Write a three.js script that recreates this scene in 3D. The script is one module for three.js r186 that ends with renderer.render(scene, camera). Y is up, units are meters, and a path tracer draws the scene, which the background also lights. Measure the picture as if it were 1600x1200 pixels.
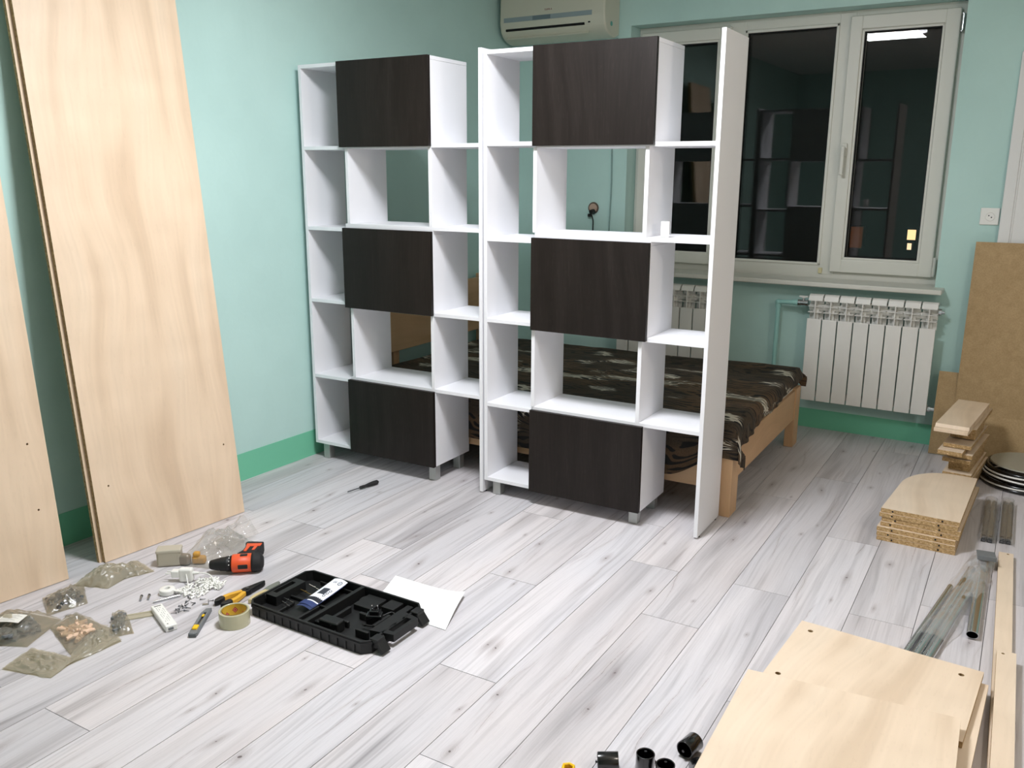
import * as THREE from 'three';
import { RoundedBoxGeometry } from 'three/addons/geometries/RoundedBoxGeometry.js';
import { mergeGeometries } from 'three/addons/utils/BufferGeometryUtils.js';
import { RectAreaLightUniformsLib } from 'three/addons/lights/RectAreaLightUniformsLib.js';

// ---------------------------------------------------------------- camera, night sky, lamps, exposure
const scene = new THREE.Scene();
const camera = new THREE.PerspectiveCamera(2 * Math.atan(600 / 1368.84) * 180 / Math.PI, 1600 / 1200, 0.05, 200);
camera.position.set(3.0798, 1.388, 4.9502);
camera.rotation.order = 'YXZ';
camera.rotation.set(-0.2356, 0.5549, 0.0052);
scene.background = new THREE.Color(0x06080a);
const EXPOSURE = 1.0;
const LAMP = { x: 1.68, y: 2.52, z: 2.9, w: 0.46, power: 77, color: 0xf7f9ff, glow: 22 };
const LAMP2 = { x: 3.85, y: 1.75, z: 2.9, power: 1.7, color: 0xfff6ee, glow: 3 };
RectAreaLightUniformsLib.init();
const renderer = new THREE.WebGLRenderer({ antialias: true });
renderer.toneMapping = THREE.LinearToneMapping;
renderer.toneMappingExposure = EXPOSURE;
renderer.shadowMap.enabled = true;
{
  const l = new THREE.RectAreaLight(LAMP.color, LAMP.power, LAMP.w, LAMP.w);
  l.position.set(LAMP.x, LAMP.y - 0.015, LAMP.z); l.lookAt(LAMP.x, 0, LAMP.z);
  l.name = 'ceiling_lamp_light'; scene.add(l);
  const p = new THREE.PointLight(LAMP2.color, LAMP2.power, 0, 2);
  p.position.set(LAMP2.x, LAMP2.y, LAMP2.z); p.castShadow = true; p.shadow.radius = 3;
  p.name = 'wall_lamp_light'; scene.add(p);
}

// ---------------------------------------------------------------- helpers
let seed = 12345;
const rnd = () => { seed = (seed + 0x6d2b79f5) | 0; let t = Math.imul(seed ^ (seed >>> 15), 1 | seed); t = (t + Math.imul(t ^ (t >>> 7), 61 | t)) ^ t; return ((t ^ (t >>> 14)) >>> 0) / 4294967296; };
const rr = (a, b) => a + (b - a) * rnd();
const hash = (x, y, s) => { let h = Math.imul(x, 374761393) + Math.imul(y, 668265263) + Math.imul(s, 2147483647 ^ 0x5bd1e995); h = Math.imul(h ^ (h >>> 13), 1274126177); return ((h ^ (h >>> 16)) >>> 0) / 4294967296; };
function noise(x, y, s = 0, px = 0, py = 0) {          // value noise, periodic if px, py are given
  const xi = Math.floor(x), yi = Math.floor(y), fx = x - xi, fy = y - yi;
  const u = fx * fx * (3 - 2 * fx), v = fy * fy * (3 - 2 * fy);
  const w = (a, p) => (p ? ((a % p) + p) % p : a);
  const x0 = w(xi, px), x1 = w(xi + 1, px), y0 = w(yi, py), y1 = w(yi + 1, py);
  const a = hash(x0, y0, s), b = hash(x1, y0, s), c = hash(x0, y1, s), d = hash(x1, y1, s);
  return a + (b - a) * u + (c - a) * v + (a - b - c + d) * u * v;
}
const fbm = (x, y, s, o = 3) => { let a = 0.5, r = 0, t = 0; for (let i = 0; i < o; i++) { r += a * noise(x, y, s + i * 17); t += a; a *= 0.5; x *= 2; y *= 2; } return r / t; };
const sstep = (a, b, x) => { const t = Math.min(1, Math.max(0, (x - a) / (b - a))); return t * t * (3 - 2 * t); };
const clamp = (x, a, b) => Math.min(b, Math.max(a, x));

function canvasTex(w, h, paint, { srgb = true, repeat = null } = {}) {
  const c = document.createElement('canvas'); c.width = w; c.height = h;
  paint(c.getContext('2d'), w, h);
  const t = new THREE.CanvasTexture(c);
  t.colorSpace = srgb ? THREE.SRGBColorSpace : THREE.NoColorSpace;
  t.wrapS = t.wrapT = THREE.RepeatWrapping;
  if (repeat) t.repeat.set(repeat[0], repeat[1]);
  return t;
}
function pixels(ctx, w, h, f) {
  const im = ctx.createImageData(w, h), d = im.data;
  for (let y = 0, i = 0; y < h; y++) for (let x = 0; x < w; x++, i += 4) { const c = f(x, y); d[i] = c[0]; d[i + 1] = c[1]; d[i + 2] = c[2]; d[i + 3] = 255; }
  ctx.putImageData(im, 0, 0);
}
const std = (o) => new THREE.MeshStandardMaterial(o);
const phys = (o) => new THREE.MeshPhysicalMaterial(o);

const used = {};
const numbered = (n) => { const k = used[n] = (used[n] ?? -1) + 1; return k ? n + '_' + String(k).padStart(3, '0') : n; };
function shadows(o) { o.traverse((m) => { if (m.isMesh) { m.castShadow = true; m.receiveShadow = true; } }); return o; }
function part(name, geo, mat, parent, label) {
  const m = new THREE.Mesh(geo, mat); m.name = name; m.castShadow = m.receiveShadow = true;
  parent.add(m); if (label) m.userData.label = label; return m;
}
function thing(name, label, category, pos = [0, 0, 0], ry = 0, group) {
  const g = new THREE.Group(); g.name = numbered(name); scene.add(g);
  g.position.set(...pos); g.rotation.y = ry; g.userData = { label, category };
  if (group) g.userData.group = group; return g;
}
function single(name, geo, mat, label, category, pos = [0, 0, 0], ry = 0, group) {
  const m = new THREE.Mesh(geo, mat); m.name = numbered(name); m.castShadow = m.receiveShadow = true; scene.add(m);
  m.position.set(...pos); m.rotation.y = ry; m.userData = { label, category }; if (group) m.userData.group = group; return m;
}
function copyOf(o, label, pos, ry) {
  const c = o.clone(); c.name = numbered(o.name.replace(/_\d{3}$/, '')); scene.add(c);
  c.userData = { ...o.userData }; if (label) c.userData.label = label;
  if (pos) c.position.set(...pos); if (ry !== undefined) c.rotation.y = ry; return c;
}
function struct(name, geo, mat) { const m = part(name, geo, mat, scene); m.userData.kind = 'structure'; return m; }

function uvBox(g, swap = false, ou = 0, ov = 0) {       // metres, by the dominant normal
  if (g.index) g = g.toNonIndexed();
  const p = g.attributes.position, n = g.attributes.normal, a = new Float32Array(p.count * 2);
  for (let i = 0; i < p.count; i++) {
    const x = Math.abs(n.getX(i)), y = Math.abs(n.getY(i)), z = Math.abs(n.getZ(i));
    let u, v;
    if (y >= x && y >= z) { u = p.getX(i); v = p.getZ(i); } else if (x >= z) { u = p.getZ(i); v = p.getY(i); } else { u = p.getX(i); v = p.getY(i); }
    a[2 * i] = (swap ? v : u) + ou; a[2 * i + 1] = (swap ? u : v) + ov;
  }
  g.setAttribute('uv', new THREE.BufferAttribute(a, 2)); return g;
}
function move(g, x = 0, y = 0, z = 0, rx = 0, ry = 0, rz = 0) {
  g.applyMatrix4(new THREE.Matrix4().compose(new THREE.Vector3(x, y, z), new THREE.Quaternion().setFromEuler(new THREE.Euler(rx, ry, rz)), new THREE.Vector3(1, 1, 1))); return g;
}
const box = (w, h, d, x = 0, y = 0, z = 0) => uvBox(move(new THREE.BoxGeometry(w, h, d), x, y, z));
const rbox = (w, h, d, r, x = 0, y = 0, z = 0, seg = 1) => uvBox(move(new RoundedBoxGeometry(w, h, d, seg, Math.min(r, w / 2.01, h / 2.01, d / 2.01)), x, y, z));
const span = (x0, x1, y0, y1, z0, z1, r = 0.0008) => rbox(x1 - x0, y1 - y0, z1 - z0, r, (x0 + x1) / 2, (y0 + y1) / 2, (z0 + z1) / 2);
const cyl = (r0, r1, h, n = 20, open = false) => new THREE.CylinderGeometry(r0, r1, h, n, 1, open);
function merge(list) {
  return mergeGeometries(list.map((g) => {
    g = g.index ? g.toNonIndexed() : g;
    for (const k of Object.keys(g.attributes)) if (!['position', 'normal', 'uv'].includes(k)) g.deleteAttribute(k);
    if (!g.attributes.uv) g.setAttribute('uv', new THREE.BufferAttribute(new Float32Array(g.attributes.position.count * 2), 2));
    return g;
  }));
}
function grid(nu, nv, f, us = 1, vs = 1) {
  const p = [], uv = [], ix = [];
  for (let j = 0; j <= nv; j++) for (let i = 0; i <= nu; i++) { p.push(...f(i / nu, j / nv)); uv.push(i / nu * us, j / nv * vs); }
  for (let j = 0; j < nv; j++) for (let i = 0; i < nu; i++) { const a = j * (nu + 1) + i, b = a + 1, c = a + nu + 1, d = c + 1; ix.push(a, c, b, b, c, d); }
  const g = new THREE.BufferGeometry();
  g.setAttribute('position', new THREE.Float32BufferAttribute(p, 3)); g.setAttribute('uv', new THREE.Float32BufferAttribute(uv, 2));
  g.setIndex(ix); g.computeVertexNormals(); return g;
}
function tube(pts, r, seg = 40, rad = 8, closed = false) {
  return new THREE.TubeGeometry(new THREE.CatmullRomCurve3(pts.map((p) => new THREE.Vector3(...p)), closed), seg, r, rad, closed);
}
function poly(pts) { const s = new THREE.Shape(); pts.forEach(([x, y], i) => (i ? s.lineTo(x, y) : s.moveTo(x, y))); s.closePath(); return s; }
function rect(w, h, x = 0, y = 0) { return poly([[x - w / 2, y - h / 2], [x + w / 2, y - h / 2], [x + w / 2, y + h / 2], [x - w / 2, y + h / 2]]); }
function hole(shape, x, y, r) { const p = new THREE.Path(); p.absarc(x, y, r, 0, Math.PI * 2, true); shape.holes.push(p); return shape; }
// a board lying flat: its outline in plan (x, z), its underside at y = 0
function flat(shape, t, bevel = 0) {
  const g = new THREE.ExtrudeGeometry(shape, { depth: t - 2 * bevel, bevelEnabled: bevel > 0, bevelSize: bevel, bevelThickness: bevel, bevelSegments: 1, bevelOffset: -bevel, curveSegments: 20 });
  g.rotateX(Math.PI / 2); g.translate(0, t - bevel, 0); return g;   // shape y becomes world +z
}

// ---------------------------------------------------------------- textures and materials
const FW = 204, FH = 2048, STRIPS = 10;
function floorAtlas(s0) {
  const q = (x, y, s) => noise(x, y, s);
  return canvasTex(2048, FH, (ctx, w, h) => {
    const tones = []; for (let i = 0; i < STRIPS; i++) tones.push([rr(-7, 7), rr(0, 1), rr(0.5, 1.1)]);
    pixels(ctx, w, h, (x, y) => {
      const k = Math.min(STRIPS - 1, (x / FW) | 0), u = (x - k * FW) / FW, v = y / FH, s = s0 + k * 41;
      const [tone, warm, con] = tones[k];
      const bend = (fbm(u * 0.8, v * 2.6, s + 1, 2) - 0.5);
      const uu = u + bend * 0.22;
      const broad = fbm(uu * 2.6, v * 1.5, s + 2, 3);
      const grain = fbm(uu * 15, v * 3.2, s + 3, 3);
      const fine = q(uu * 95, v * 16, s + 5);
      const line = sstep(0.62, 0.9, q(uu * 46, v * 2.6, s + 6));
      const pore = q(u * 120, v * 60, s + 7);
      let d = 0;
      d += con * 28 * sstep(0.46, 0.80, broad);
      d += con * 20 * sstep(0.50, 0.80, grain);
      d += con * 9 * line + 8 * (fine - 0.5) + (pore > 0.88 ? 5 : 0);
      const L = 208 + tone - d, wr = (fbm(u * 2, v * 3, s + 9, 2) - 0.5) * 8 + warm * 4 - 1;
      return [L + wr * 0.5, L - 3.5, L - 1.5 - wr * 0.45];
    });
    for (let k = 0; k < STRIPS; k++) {
      ctx.save(); ctx.beginPath(); ctx.rect(k * FW, 0, FW, FH); ctx.clip();
      const X = (u) => k * FW + u * FW;
      for (let n = 0; n < 2 + (rnd() * 2.4 | 0); n++) {       // long dark splits that follow the grain
        let x = X(rr(0.12, 0.88)), y = rr(-100, FH * 0.85); const len = rr(250, 1100), a = rr(0.25, 0.7), wmax = rr(0.8, 2.8); let dx = rr(-0.06, 0.06);
        for (let t = 0; t < len; t += 14) {
          dx = dx * 0.86 + rr(-0.06, 0.06); const nx = x + dx * 14, ny = y + 14;
          const e = Math.sin(Math.PI * t / len);
          ctx.strokeStyle = `rgba(96,84,82,${a * e * rr(0.5, 1)})`; ctx.lineWidth = 0.5 + wmax * e * rr(0.4, 1);
          ctx.beginPath(); ctx.moveTo(x, y); ctx.lineTo(nx, ny); ctx.stroke();
          ctx.strokeStyle = `rgba(150,138,136,${0.10 * e})`; ctx.lineWidth = 12 * e + 2; ctx.stroke();
          x = nx; y = ny;
        }
      }
      for (let n = 0; n < 3; n++) {                            // knots with a drawn-out halo
        const x = X(rr(0.1, 0.9)), y = rr(30, FH - 30), r = rr(1.8, 5.5), st = rr(3, 8);
        ctx.save(); ctx.translate(x, y); ctx.rotate(rr(-0.12, 0.12)); ctx.scale(1, st);
        let g = ctx.createRadialGradient(0, 0, 0, 0, 0, r * 4.2); g.addColorStop(0, 'rgba(112,100,98,.42)'); g.addColorStop(0.4, 'rgba(130,119,117,.20)'); g.addColorStop(1, 'rgba(150,140,140,0)');
        ctx.fillStyle = g; ctx.fillRect(-r * 5, -r * 5, r * 10, r * 10); ctx.restore();
        ctx.fillStyle = `rgba(70,60,58,${rr(0.4, 0.8)})`; ctx.beginPath(); ctx.ellipse(x, y, r * rr(0.4, 0.9), r * rr(0.8, 1.6), rr(-0.5, 0.5), 0, 7); ctx.fill();
        for (let j = 0; j < 3; j++) { ctx.strokeStyle = 'rgba(105,94,92,.14)'; ctx.lineWidth = 1; ctx.beginPath(); ctx.ellipse(x, y, r * (1.6 + j), r * (4 + 3 * j), 0, 0, 7); ctx.stroke(); }
      }
      ctx.restore();
    }
  });
}
const floorTex = [floorAtlas(100), floorAtlas(900)];
const floorMats = floorTex.map((t) => std({ map: t, roughness: 0.55 }));
const seamMat = std({ color: 0x55504e, roughness: 0.9 });

const beechTex = canvasTex(1024, 1024, (ctx, w, h) => {
  pixels(ctx, w, h, (x, y) => {                                // grain runs along v; 1 x 1 m
    const u = x / w, v = y / h;
    const wav = (noise(u * 5, v * 3, 3, 5, 3) - 0.5) * 0.06;
    const b = noise((u + wav) * 18, v * 3, 5, 18, 3), f = noise((u + wav) * 120, v * 7, 9, 120, 7), p = noise(u * 260, v * 46, 11, 260, 46);
    const wave = noise(u * 7, v * 16, 15, 7, 16);
    const L = 226 - 14 * sstep(0.45, 0.95, b) - 6 * (f - 0.4) - (p > 0.82 ? 2.5 : 0) + 6 * (wave - 0.5);
    return [L + 3, L - 15 - 4 * b, L - 38 - 7 * b];
  });
});
const chipTex = canvasTex(512, 512, (ctx, w, h) => {
  pixels(ctx, w, h, (x, y) => {                                // 0.15 m square
    const u = x / w, v = y / h;
    const c = noise(u * 60, v * 150, 3, 60, 150), e = noise(u * 22, v * 60, 7, 22, 60), k = noise(u * 110, v * 200, 8, 110, 200);
    const L = 168 + 46 * (e - 0.5) + 60 * (c - 0.5) - (k > 0.86 ? 40 : 0);
    return [L + 8, L - 22, L - 66];
  });
}, { repeat: [6.5, 6.5] });
const wengeTex = canvasTex(1024, 1024, (ctx, w, h) => {
  pixels(ctx, w, h, (x, y) => {
    const u = x / w, v = y / h, wav = (noise(u * 4, v * 3, 2, 4, 3) - 0.5) * 0.05;
    const b = noise((u + wav) * 26, v * 2, 4, 26, 2), f = noise((u + wav) * 170, v * 9, 6, 170, 9), p = noise(u * 300, v * 30, 8, 300, 30);
    const L = 25 + 8 * (b - 0.5) + 6 * (f - 0.5) + (p > 0.8 ? 4 : 0);
    return [L + 5, L - 1, L - 4];
  });
});
const mdfTex = canvasTex(512, 512, (ctx, w, h) => {
  pixels(ctx, w, h, (x, y) => {
    const u = x / w, v = y / h, a = noise(u * 24, v * 24, 3, 24, 24), b = noise(u * 150, v * 150, 5, 150, 150), c = noise(u * 256, v * 256, 6, 256, 256);
    const L = 176 + 9 * (a - 0.5) + 12 * (b - 0.5) + 9 * (c - 0.5); return [L, L - 27, L - 68];
  });
}, { repeat: [1.6, 1.6] });
const wallBump = canvasTex(512, 512, (ctx, w, h) => {
  pixels(ctx, w, h, (x, y) => { const u = x / w, v = y / h; const L = 128 + 60 * (noise(u * 90, v * 90, 3, 90, 90) - 0.5) + 60 * (noise(u * 40, v * 40, 4, 40, 40) - 0.5); return [L, L, L]; });
}, { srgb: false, repeat: [1.2, 1.2] });
const wallTex = canvasTex(512, 512, (ctx, w, h) => {
  pixels(ctx, w, h, (x, y) => { const u = x / w, v = y / h, n = noise(u * 6, v * 6, 8, 6, 6) + noise(u * 20, v * 20, 9, 20, 20) * 0.5; const L = 6 * (n - 0.75); return [189 + L, 222 + L, 215 + L]; });
}, { repeat: [0.6, 0.6] });
const tigerTex = canvasTex(1024, 1024, (ctx, w, h) => {        // 1 x 1 m of printed plush
  pixels(ctx, w, h, (x, y) => {
    const u = x / w, v = y / h;
    const wx = (noise(u * 4, v * 8, 2, 4, 8) - 0.5) * 0.5 + (noise(u * 12, v * 24, 3, 12, 24) - 0.5) * 0.12;
    const s = Math.sin((v * 31 + wx * 11 + Math.sin(u * 6.283 * 2) * 0.5) * 6.283);
    const n = noise(u * 20, v * 80, 5, 20, 80), m = noise(u * 6, v * 11, 6, 6, 11), p = noise(u * 3, v * 5, 7, 3, 5);
    const black = sstep(0.30, 0.62, s * 0.55 + (n - 0.5) * 1.5 + 0.12);
    const white = sstep(0.60, 0.68, m * 0.75 + n * 0.28 + 0.06 * s) * (1 - black);
    const tan = sstep(0.5, 0.75, p);
    let c = [62 + 26 * tan, 50 + 17 * tan, 36 + 9 * tan];
    c = c.map((q, i) => q + ([206, 200, 184][i] - q) * white);
    c = c.map((q, i) => q + ([15, 12, 10][i] - q) * black);
    const f = (noise(u * 256, v * 256, 9, 256, 256) - 0.5) * 14; return c.map((q) => q + f);
  });
});
const M = {
  wall: std({ map: wallTex, bumpMap: wallBump, bumpScale: 0.0006, roughness: 0.82 }),
  band: std({ color: 0x78c9a6, roughness: 0.75, bumpMap: wallBump, bumpScale: 0.0004 }),
  ceiling: std({ color: 0xe9e8e4, roughness: 0.95 }),
  white: std({ color: 0xeeeef1, roughness: 0.45 }),
  whiteGloss: phys({ color: 0xe6e6e3, roughness: 0.3, clearcoat: 0.3, clearcoatRoughness: 0.25 }),
  pvc: std({ color: 0xd9d9cf, roughness: 0.38 }),
  seal: std({ color: 0x1c1d1d, roughness: 0.8 }),
  glass: phys({ color: 0xffffff, transmission: 1, thickness: 0, roughness: 0.0, ior: 1.5, specularIntensity: 0.8 }),
  wenge: phys({ map: wengeTex, roughness: 0.45, specularIntensity: 0.55 }),
  wengeEdge: std({ color: 0x241b18, roughness: 0.5 }),
  beech: std({ map: beechTex, roughness: 0.48 }),
  beechPeach: std({ map: beechTex, color: 0xfffaf4, roughness: 0.48 }),
  beechBed: std({ map: beechTex, color: 0xe8d0b4, roughness: 0.5 }),
  chip: std({ map: chipTex, roughness: 0.95 }),
  mdf: std({ map: mdfTex, roughness: 0.8 }),
  tiger: phys({ map: tigerTex, roughness: 0.85, sheen: 0.5, sheenRoughness: 0.5, sheenColor: new THREE.Color(0.25, 0.22, 0.18) }),
  sheet: std({ color: 0xe7e5dd, roughness: 0.9 }),
  radiator: std({ color: 0xf0efe9, roughness: 0.4 }),
  chrome: std({ color: 0xd4d6d8, metalness: 1, roughness: 0.14 }),
  steel: std({ color: 0xa9acad, metalness: 1, roughness: 0.32 }),
  darkSteel: std({ color: 0x6d7072, metalness: 1, roughness: 0.4 }),
  legMetal: std({ color: 0xb9bbb9, metalness: 0.75, roughness: 0.45 }),
  pipePaint: std({ color: 0x9fd2ca, roughness: 0.4 }),
  black: std({ color: 0x0c0d0d, roughness: 0.5 }),
  blackRough: std({ color: 0x0d0e0e, roughness: 0.55 }),
  blackGloss: phys({ color: 0x060607, roughness: 0.22, clearcoat: 0.6, clearcoatRoughness: 0.1 }),
  rubber: std({ color: 0x1b1b1c, roughness: 0.75 }),
  orange: std({ color: 0xe4572a, roughness: 0.45 }),
  yellow: std({ color: 0xe0a92e, roughness: 0.5 }),
  brightYellow: std({ color: 0xf2c316, roughness: 0.4 }),
  plasticWhite: phys({ color: 0xf0f0ea, roughness: 0.3, clearcoat: 0.3 }),
  acBody: phys({ color: 0xd2d0bd, roughness: 0.4, clearcoat: 0.2 }),
  acStripe: std({ color: 0x93a1a4, roughness: 0.35 }),
  grey: std({ color: 0x6f7375, roughness: 0.45 }),
  paper: std({ color: 0xf4f6f4, roughness: 0.9, side: THREE.DoubleSide }),
  film: phys({ color: 0xf2f2f0, transmission: 0.92, thickness: 0, roughness: 0.13, ior: 1.5, side: THREE.DoubleSide }),
  bag: phys({ color: 0xe3dfd3, transmission: 0.86, thickness: 0, roughness: 0.24, ior: 1.5, side: THREE.DoubleSide }),
  bagMilky: phys({ color: 0xdcd7c6, transmission: 0.72, thickness: 0, roughness: 0.3, ior: 1.5, side: THREE.DoubleSide }),
  dowel: std({ color: 0xe3c3a8, roughness: 0.7 }),
  mirror: std({ color: 0xa3a294, roughness: 0.35, metalness: 0.15 }),
};

// ---------------------------------------------------------------- the room
const RX = 4.0, RZ = 6.6, RY = 2.62;
{ // floor: laminate planks, seams turned 0.022 rad to the window wall
  const f = new THREE.Group(); f.name = 'floor'; f.userData.kind = 'structure'; scene.add(f);
  f.position.set(0, 0, 3); f.rotation.y = 0.022;
  part('underlay', box(RX + 0.5, 0.02, RZ + 0.5, RX / 2, -0.0165, RZ / 2 - 3), seamMat, f);
  const PW = 0.1935, PL = 1.3, x0 = 0.147 - PW * 2;
  const anchor = { 2: 2.586, 3: 2.586, 4: 2.80, 5: 2.575, 6: 2.799, 7: 2.57, 8: 2.815, 9: 3.299, 10: 2.57, 11: 3.151, 12: 2.21, 13: 2.565, 14: 2.2, 15: 2.9, 16: 2.215 };
  const gap = 0.0019;
  for (let c = 0; c < 22; c++) {
    const xa = x0 + c * PW; const a = (anchor[c + 1] ?? 2 + rnd() * 1.2) - 3;
    for (let k = -3; k < 4; k++) {
      let z0 = a + k * PL, z1 = z0 + PL; z0 = Math.max(z0, -3.12); z1 = Math.min(z1, RZ - 2.9); if (z1 - z0 < 0.02) continue;
      const g = new THREE.BoxGeometry(PW - gap, 0.008, z1 - z0 - gap); g.translate(xa + PW / 2, -0.004, (z0 + z1) / 2);
      const st = (rnd() * STRIPS) | 0, flip = rnd() < 0.5, mi = rnd() < 0.5 ? 0 : 1, off = rnd() * 0.2, uv = g.attributes.uv, p = g.attributes.position;
      for (let i = 0; i < uv.count; i++) {
        let u = (p.getX(i) - xa) / PW, v = (p.getZ(i) - (a + k * PL)) / PL; if (flip) { u = 1 - u; v = 1 - v; }
        uv.setXY(i, (st * FW + 3 + u * (FW - 6)) / 2048, v + off * 0);
      }
      part('plank', g, floorMats[mi], f);
    }
  }
}
struct('wall_left', box(0.2, RY, RZ + 0.4, -0.1, RY / 2, RZ / 2), M.wall);
{
  const s = poly([[-0.2, 0], [RX + 0.2, 0], [RX + 0.2, RY], [-0.2, RY]]);
  const hpath = new THREE.Path(); [[0.81, 0.80], [0.81, 2.222], [2.557, 2.222], [2.557, 0.80]].forEach(([x, y], i) => (i ? hpath.lineTo(x, y) : hpath.moveTo(x, y))); hpath.closePath(); s.holes.push(hpath);
  const g = new THREE.ExtrudeGeometry(s, { depth: 0.3, bevelEnabled: false }); g.translate(0, 0, -0.3);
  struct('wall_back', uvBox(g), M.wall);
}
struct('wall_right', box(0.2, RY, RZ + 0.4, RX + 0.1, RY / 2, RZ / 2), std({ color: 0xcdc6ba, roughness: 0.8, bumpMap: wallBump, bumpScale: 0.0005 }));
struct('wall_front', box(RX + 0.4, RY, 0.2, RX / 2, RY / 2, RZ + 0.1), M.wall);
struct('ceiling', box(RX + 0.4, 0.2, RZ + 0.6, RX / 2, RY + 0.1, RZ / 2 - 0.1), M.ceiling);
struct('trim_1', box(0.002, 0.13, RZ, 0.001, 0.065, RZ / 2), M.band);
struct('trim_2', box(RX - 0.002, 0.108, 0.002, RX / 2 + 0.001, 0.054, 0.001), M.band);

{ // window
  const w = new THREE.Group(); w.name = 'window_1'; w.userData.kind = 'structure'; scene.add(w);
  const zf = -0.125, zb = -0.2;
  const bar = (x0, x1, y0, y1, z0 = zb, z1 = zf, r = 0.004) => span(x0, x1, y0, y1, z0, z1, r);
  part('window_frame', merge([
    bar(0.81, 2.557, 2.160, 2.222), bar(0.81, 2.557, 0.825, 0.905), bar(0.8105, 0.875, 0.8255, 2.2215, zb + 0.002, zf - 0.0015), bar(2.49, 2.5565, 0.8255, 2.2215, zb + 0.002, zf - 0.0015),
    bar(1.352, 1.448, 0.85, 2.215, zb + 0.004, zf + 0.0015), bar(1.947, 2.03, 0.85, 2.215, zb + 0.004, zf + 0.0015)]), M.pvc, w);
  part('glazing_bead', merge([bar(1.446, 1.462, 0.9, 2.165, -0.15, -0.118), bar(1.933, 1.949, 0.9, 2.165, -0.15, -0.118), bar(1.446, 1.949, 2.148, 2.165, -0.15, -0.118), bar(1.446, 1.949, 0.9, 0.915, -0.15, -0.118)]), M.pvc, w);
  const sash = (x0, x1, y0, y1, gx0, gx1, gy0, gy1) => {
    const a = -0.17, b = -0.095;
    const s = part('window_sash', merge([bar(x0, gx0, y0, y1, a, b, 0.006), bar(gx1, x1, y0, y1, a, b, 0.006), bar(gx0 - 0.004, gx1 + 0.004, gy1, y1, a, b, 0.006), bar(gx0 - 0.004, gx1 + 0.004, y0, gy0, a, b, 0.006),
      bar(gx0 - 0.002, gx0 + 0.012, gy0, gy1, a, b - 0.008), bar(gx1 - 0.012, gx1 + 0.002, gy0, gy1, a, b - 0.008), bar(gx0, gx1, gy1 - 0.012, gy1 + 0.002, a, b - 0.008), bar(gx0, gx1, gy0 - 0.002, gy0 + 0.012, a, b - 0.008)]), M.pvc, w);
    part('seal', merge([bar(gx0 + 0.01, gx0 + 0.015, gy0, gy1, -0.14, b - 0.01, 0.001), bar(gx1 - 0.015, gx1 - 0.01, gy0, gy1, -0.14, b - 0.01, 0.001), bar(gx0, gx1, gy1 - 0.016, gy1 - 0.01, -0.14, b - 0.01, 0.001), bar(gx0, gx1, gy0 + 0.01, gy0 + 0.015, -0.14, b - 0.01, 0.001)]), M.seal, s);
    part('pane', box(gx1 - gx0, gy1 - gy0, 0.02, (gx0 + gx1) / 2, (gy0 + gy1) / 2, -0.14), M.glass, s);
    return s;
  };
  const right = sash(2.006, 2.524, 0.87, 2.19, 2.068, 2.455, 0.942, 2.122);
  sash(0.835, 1.372, 0.87, 2.19, 0.897, 1.307, 0.93, 2.125);
  part('pane', box(0.5, 1.26, 0.02, 1.697, 1.532, -0.15), M.glass, w);
  part('seal', merge([bar(1.461, 1.465, 0.914, 2.15, -0.145, -0.124, 0.001), bar(1.93, 1.934, 0.914, 2.15, -0.145, -0.124, 0.001), bar(1.46, 1.935, 2.144, 2.149, -0.145, -0.124, 0.001), bar(1.46, 1.935, 0.914, 0.918, -0.145, -0.124, 0.001)]), M.seal, w);
  part('handle', merge([rbox(0.028, 0.07, 0.014, 0.006, 2.033, 1.52, -0.088, 2), rbox(0.018, 0.018, 0.04, 0.005, 2.033, 1.525, -0.066, 2), rbox(0.02, 0.15, 0.014, 0.006, 2.033, 1.465, -0.048, 2)]), M.pvc, right);
  part('hinge', merge([move(cyl(0.008, 0.008, 0.09, 12), 2.532, 0.93, -0.092), rbox(0.014, 0.05, 0.02, 0.003, 2.53, 0.9, -0.1)]), M.pvc, w);
  part('hinge', merge([move(cyl(0.007, 0.007, 0.075, 12), 2.536, 2.12, -0.09), rbox(0.01, 0.09, 0.02, 0.003, 2.532, 2.12, -0.102)]), M.chrome, w);
  part('window_sill', merge([span(0.77, 2.603, 0.807, 0.833, -0.12, 0.12, 0.006)]), M.pvc, w);
  part('plug_socket_cap', rbox(0.02, 0.03, 0.012, 0.002, 1.955, 0.872, -0.118), std({ color: 0xd9cfa4, roughness: 0.5 }), w);
}

{ // the ceiling lamp that lights the room (above the frame, seen in the window)
  const l = thing('ceiling_lamp', 'round flat white ceiling lamp, mirrored bright in the right window pane', 'lamp', [LAMP.x, 0, LAMP.z]);
  part('lamp_base', move(cyl(0.27, 0.285, 0.06, 48), 0, RY - 0.03, 0), M.white, l);
  part('diffuser', move(cyl(0.28, 0.265, 0.06, 48), 0, LAMP.y + 0.035, 0), std({ color: 0xffffff, emissive: LAMP.color, emissiveIntensity: LAMP.glow, roughness: 0.6 }), l);
  const b = thing('wall_lamp', 'small globe wall lamp on the right wall, outside the photograph', 'lamp', [LAMP2.x, LAMP2.y, LAMP2.z]);
  part('globe', new THREE.SphereGeometry(0.07, 24, 16), std({ color: 0xffffff, emissive: LAMP2.color, emissiveIntensity: LAMP2.glow }), b);
  part('bracket', merge([move(cyl(0.02, 0.02, 0.09, 16), 0.105, 0, 0, 0, 0, Math.PI / 2), move(cyl(0.05, 0.05, 0.015, 24), 0.1425, 0, 0, 0, 0, Math.PI / 2)]), M.white, b);
}

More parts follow.
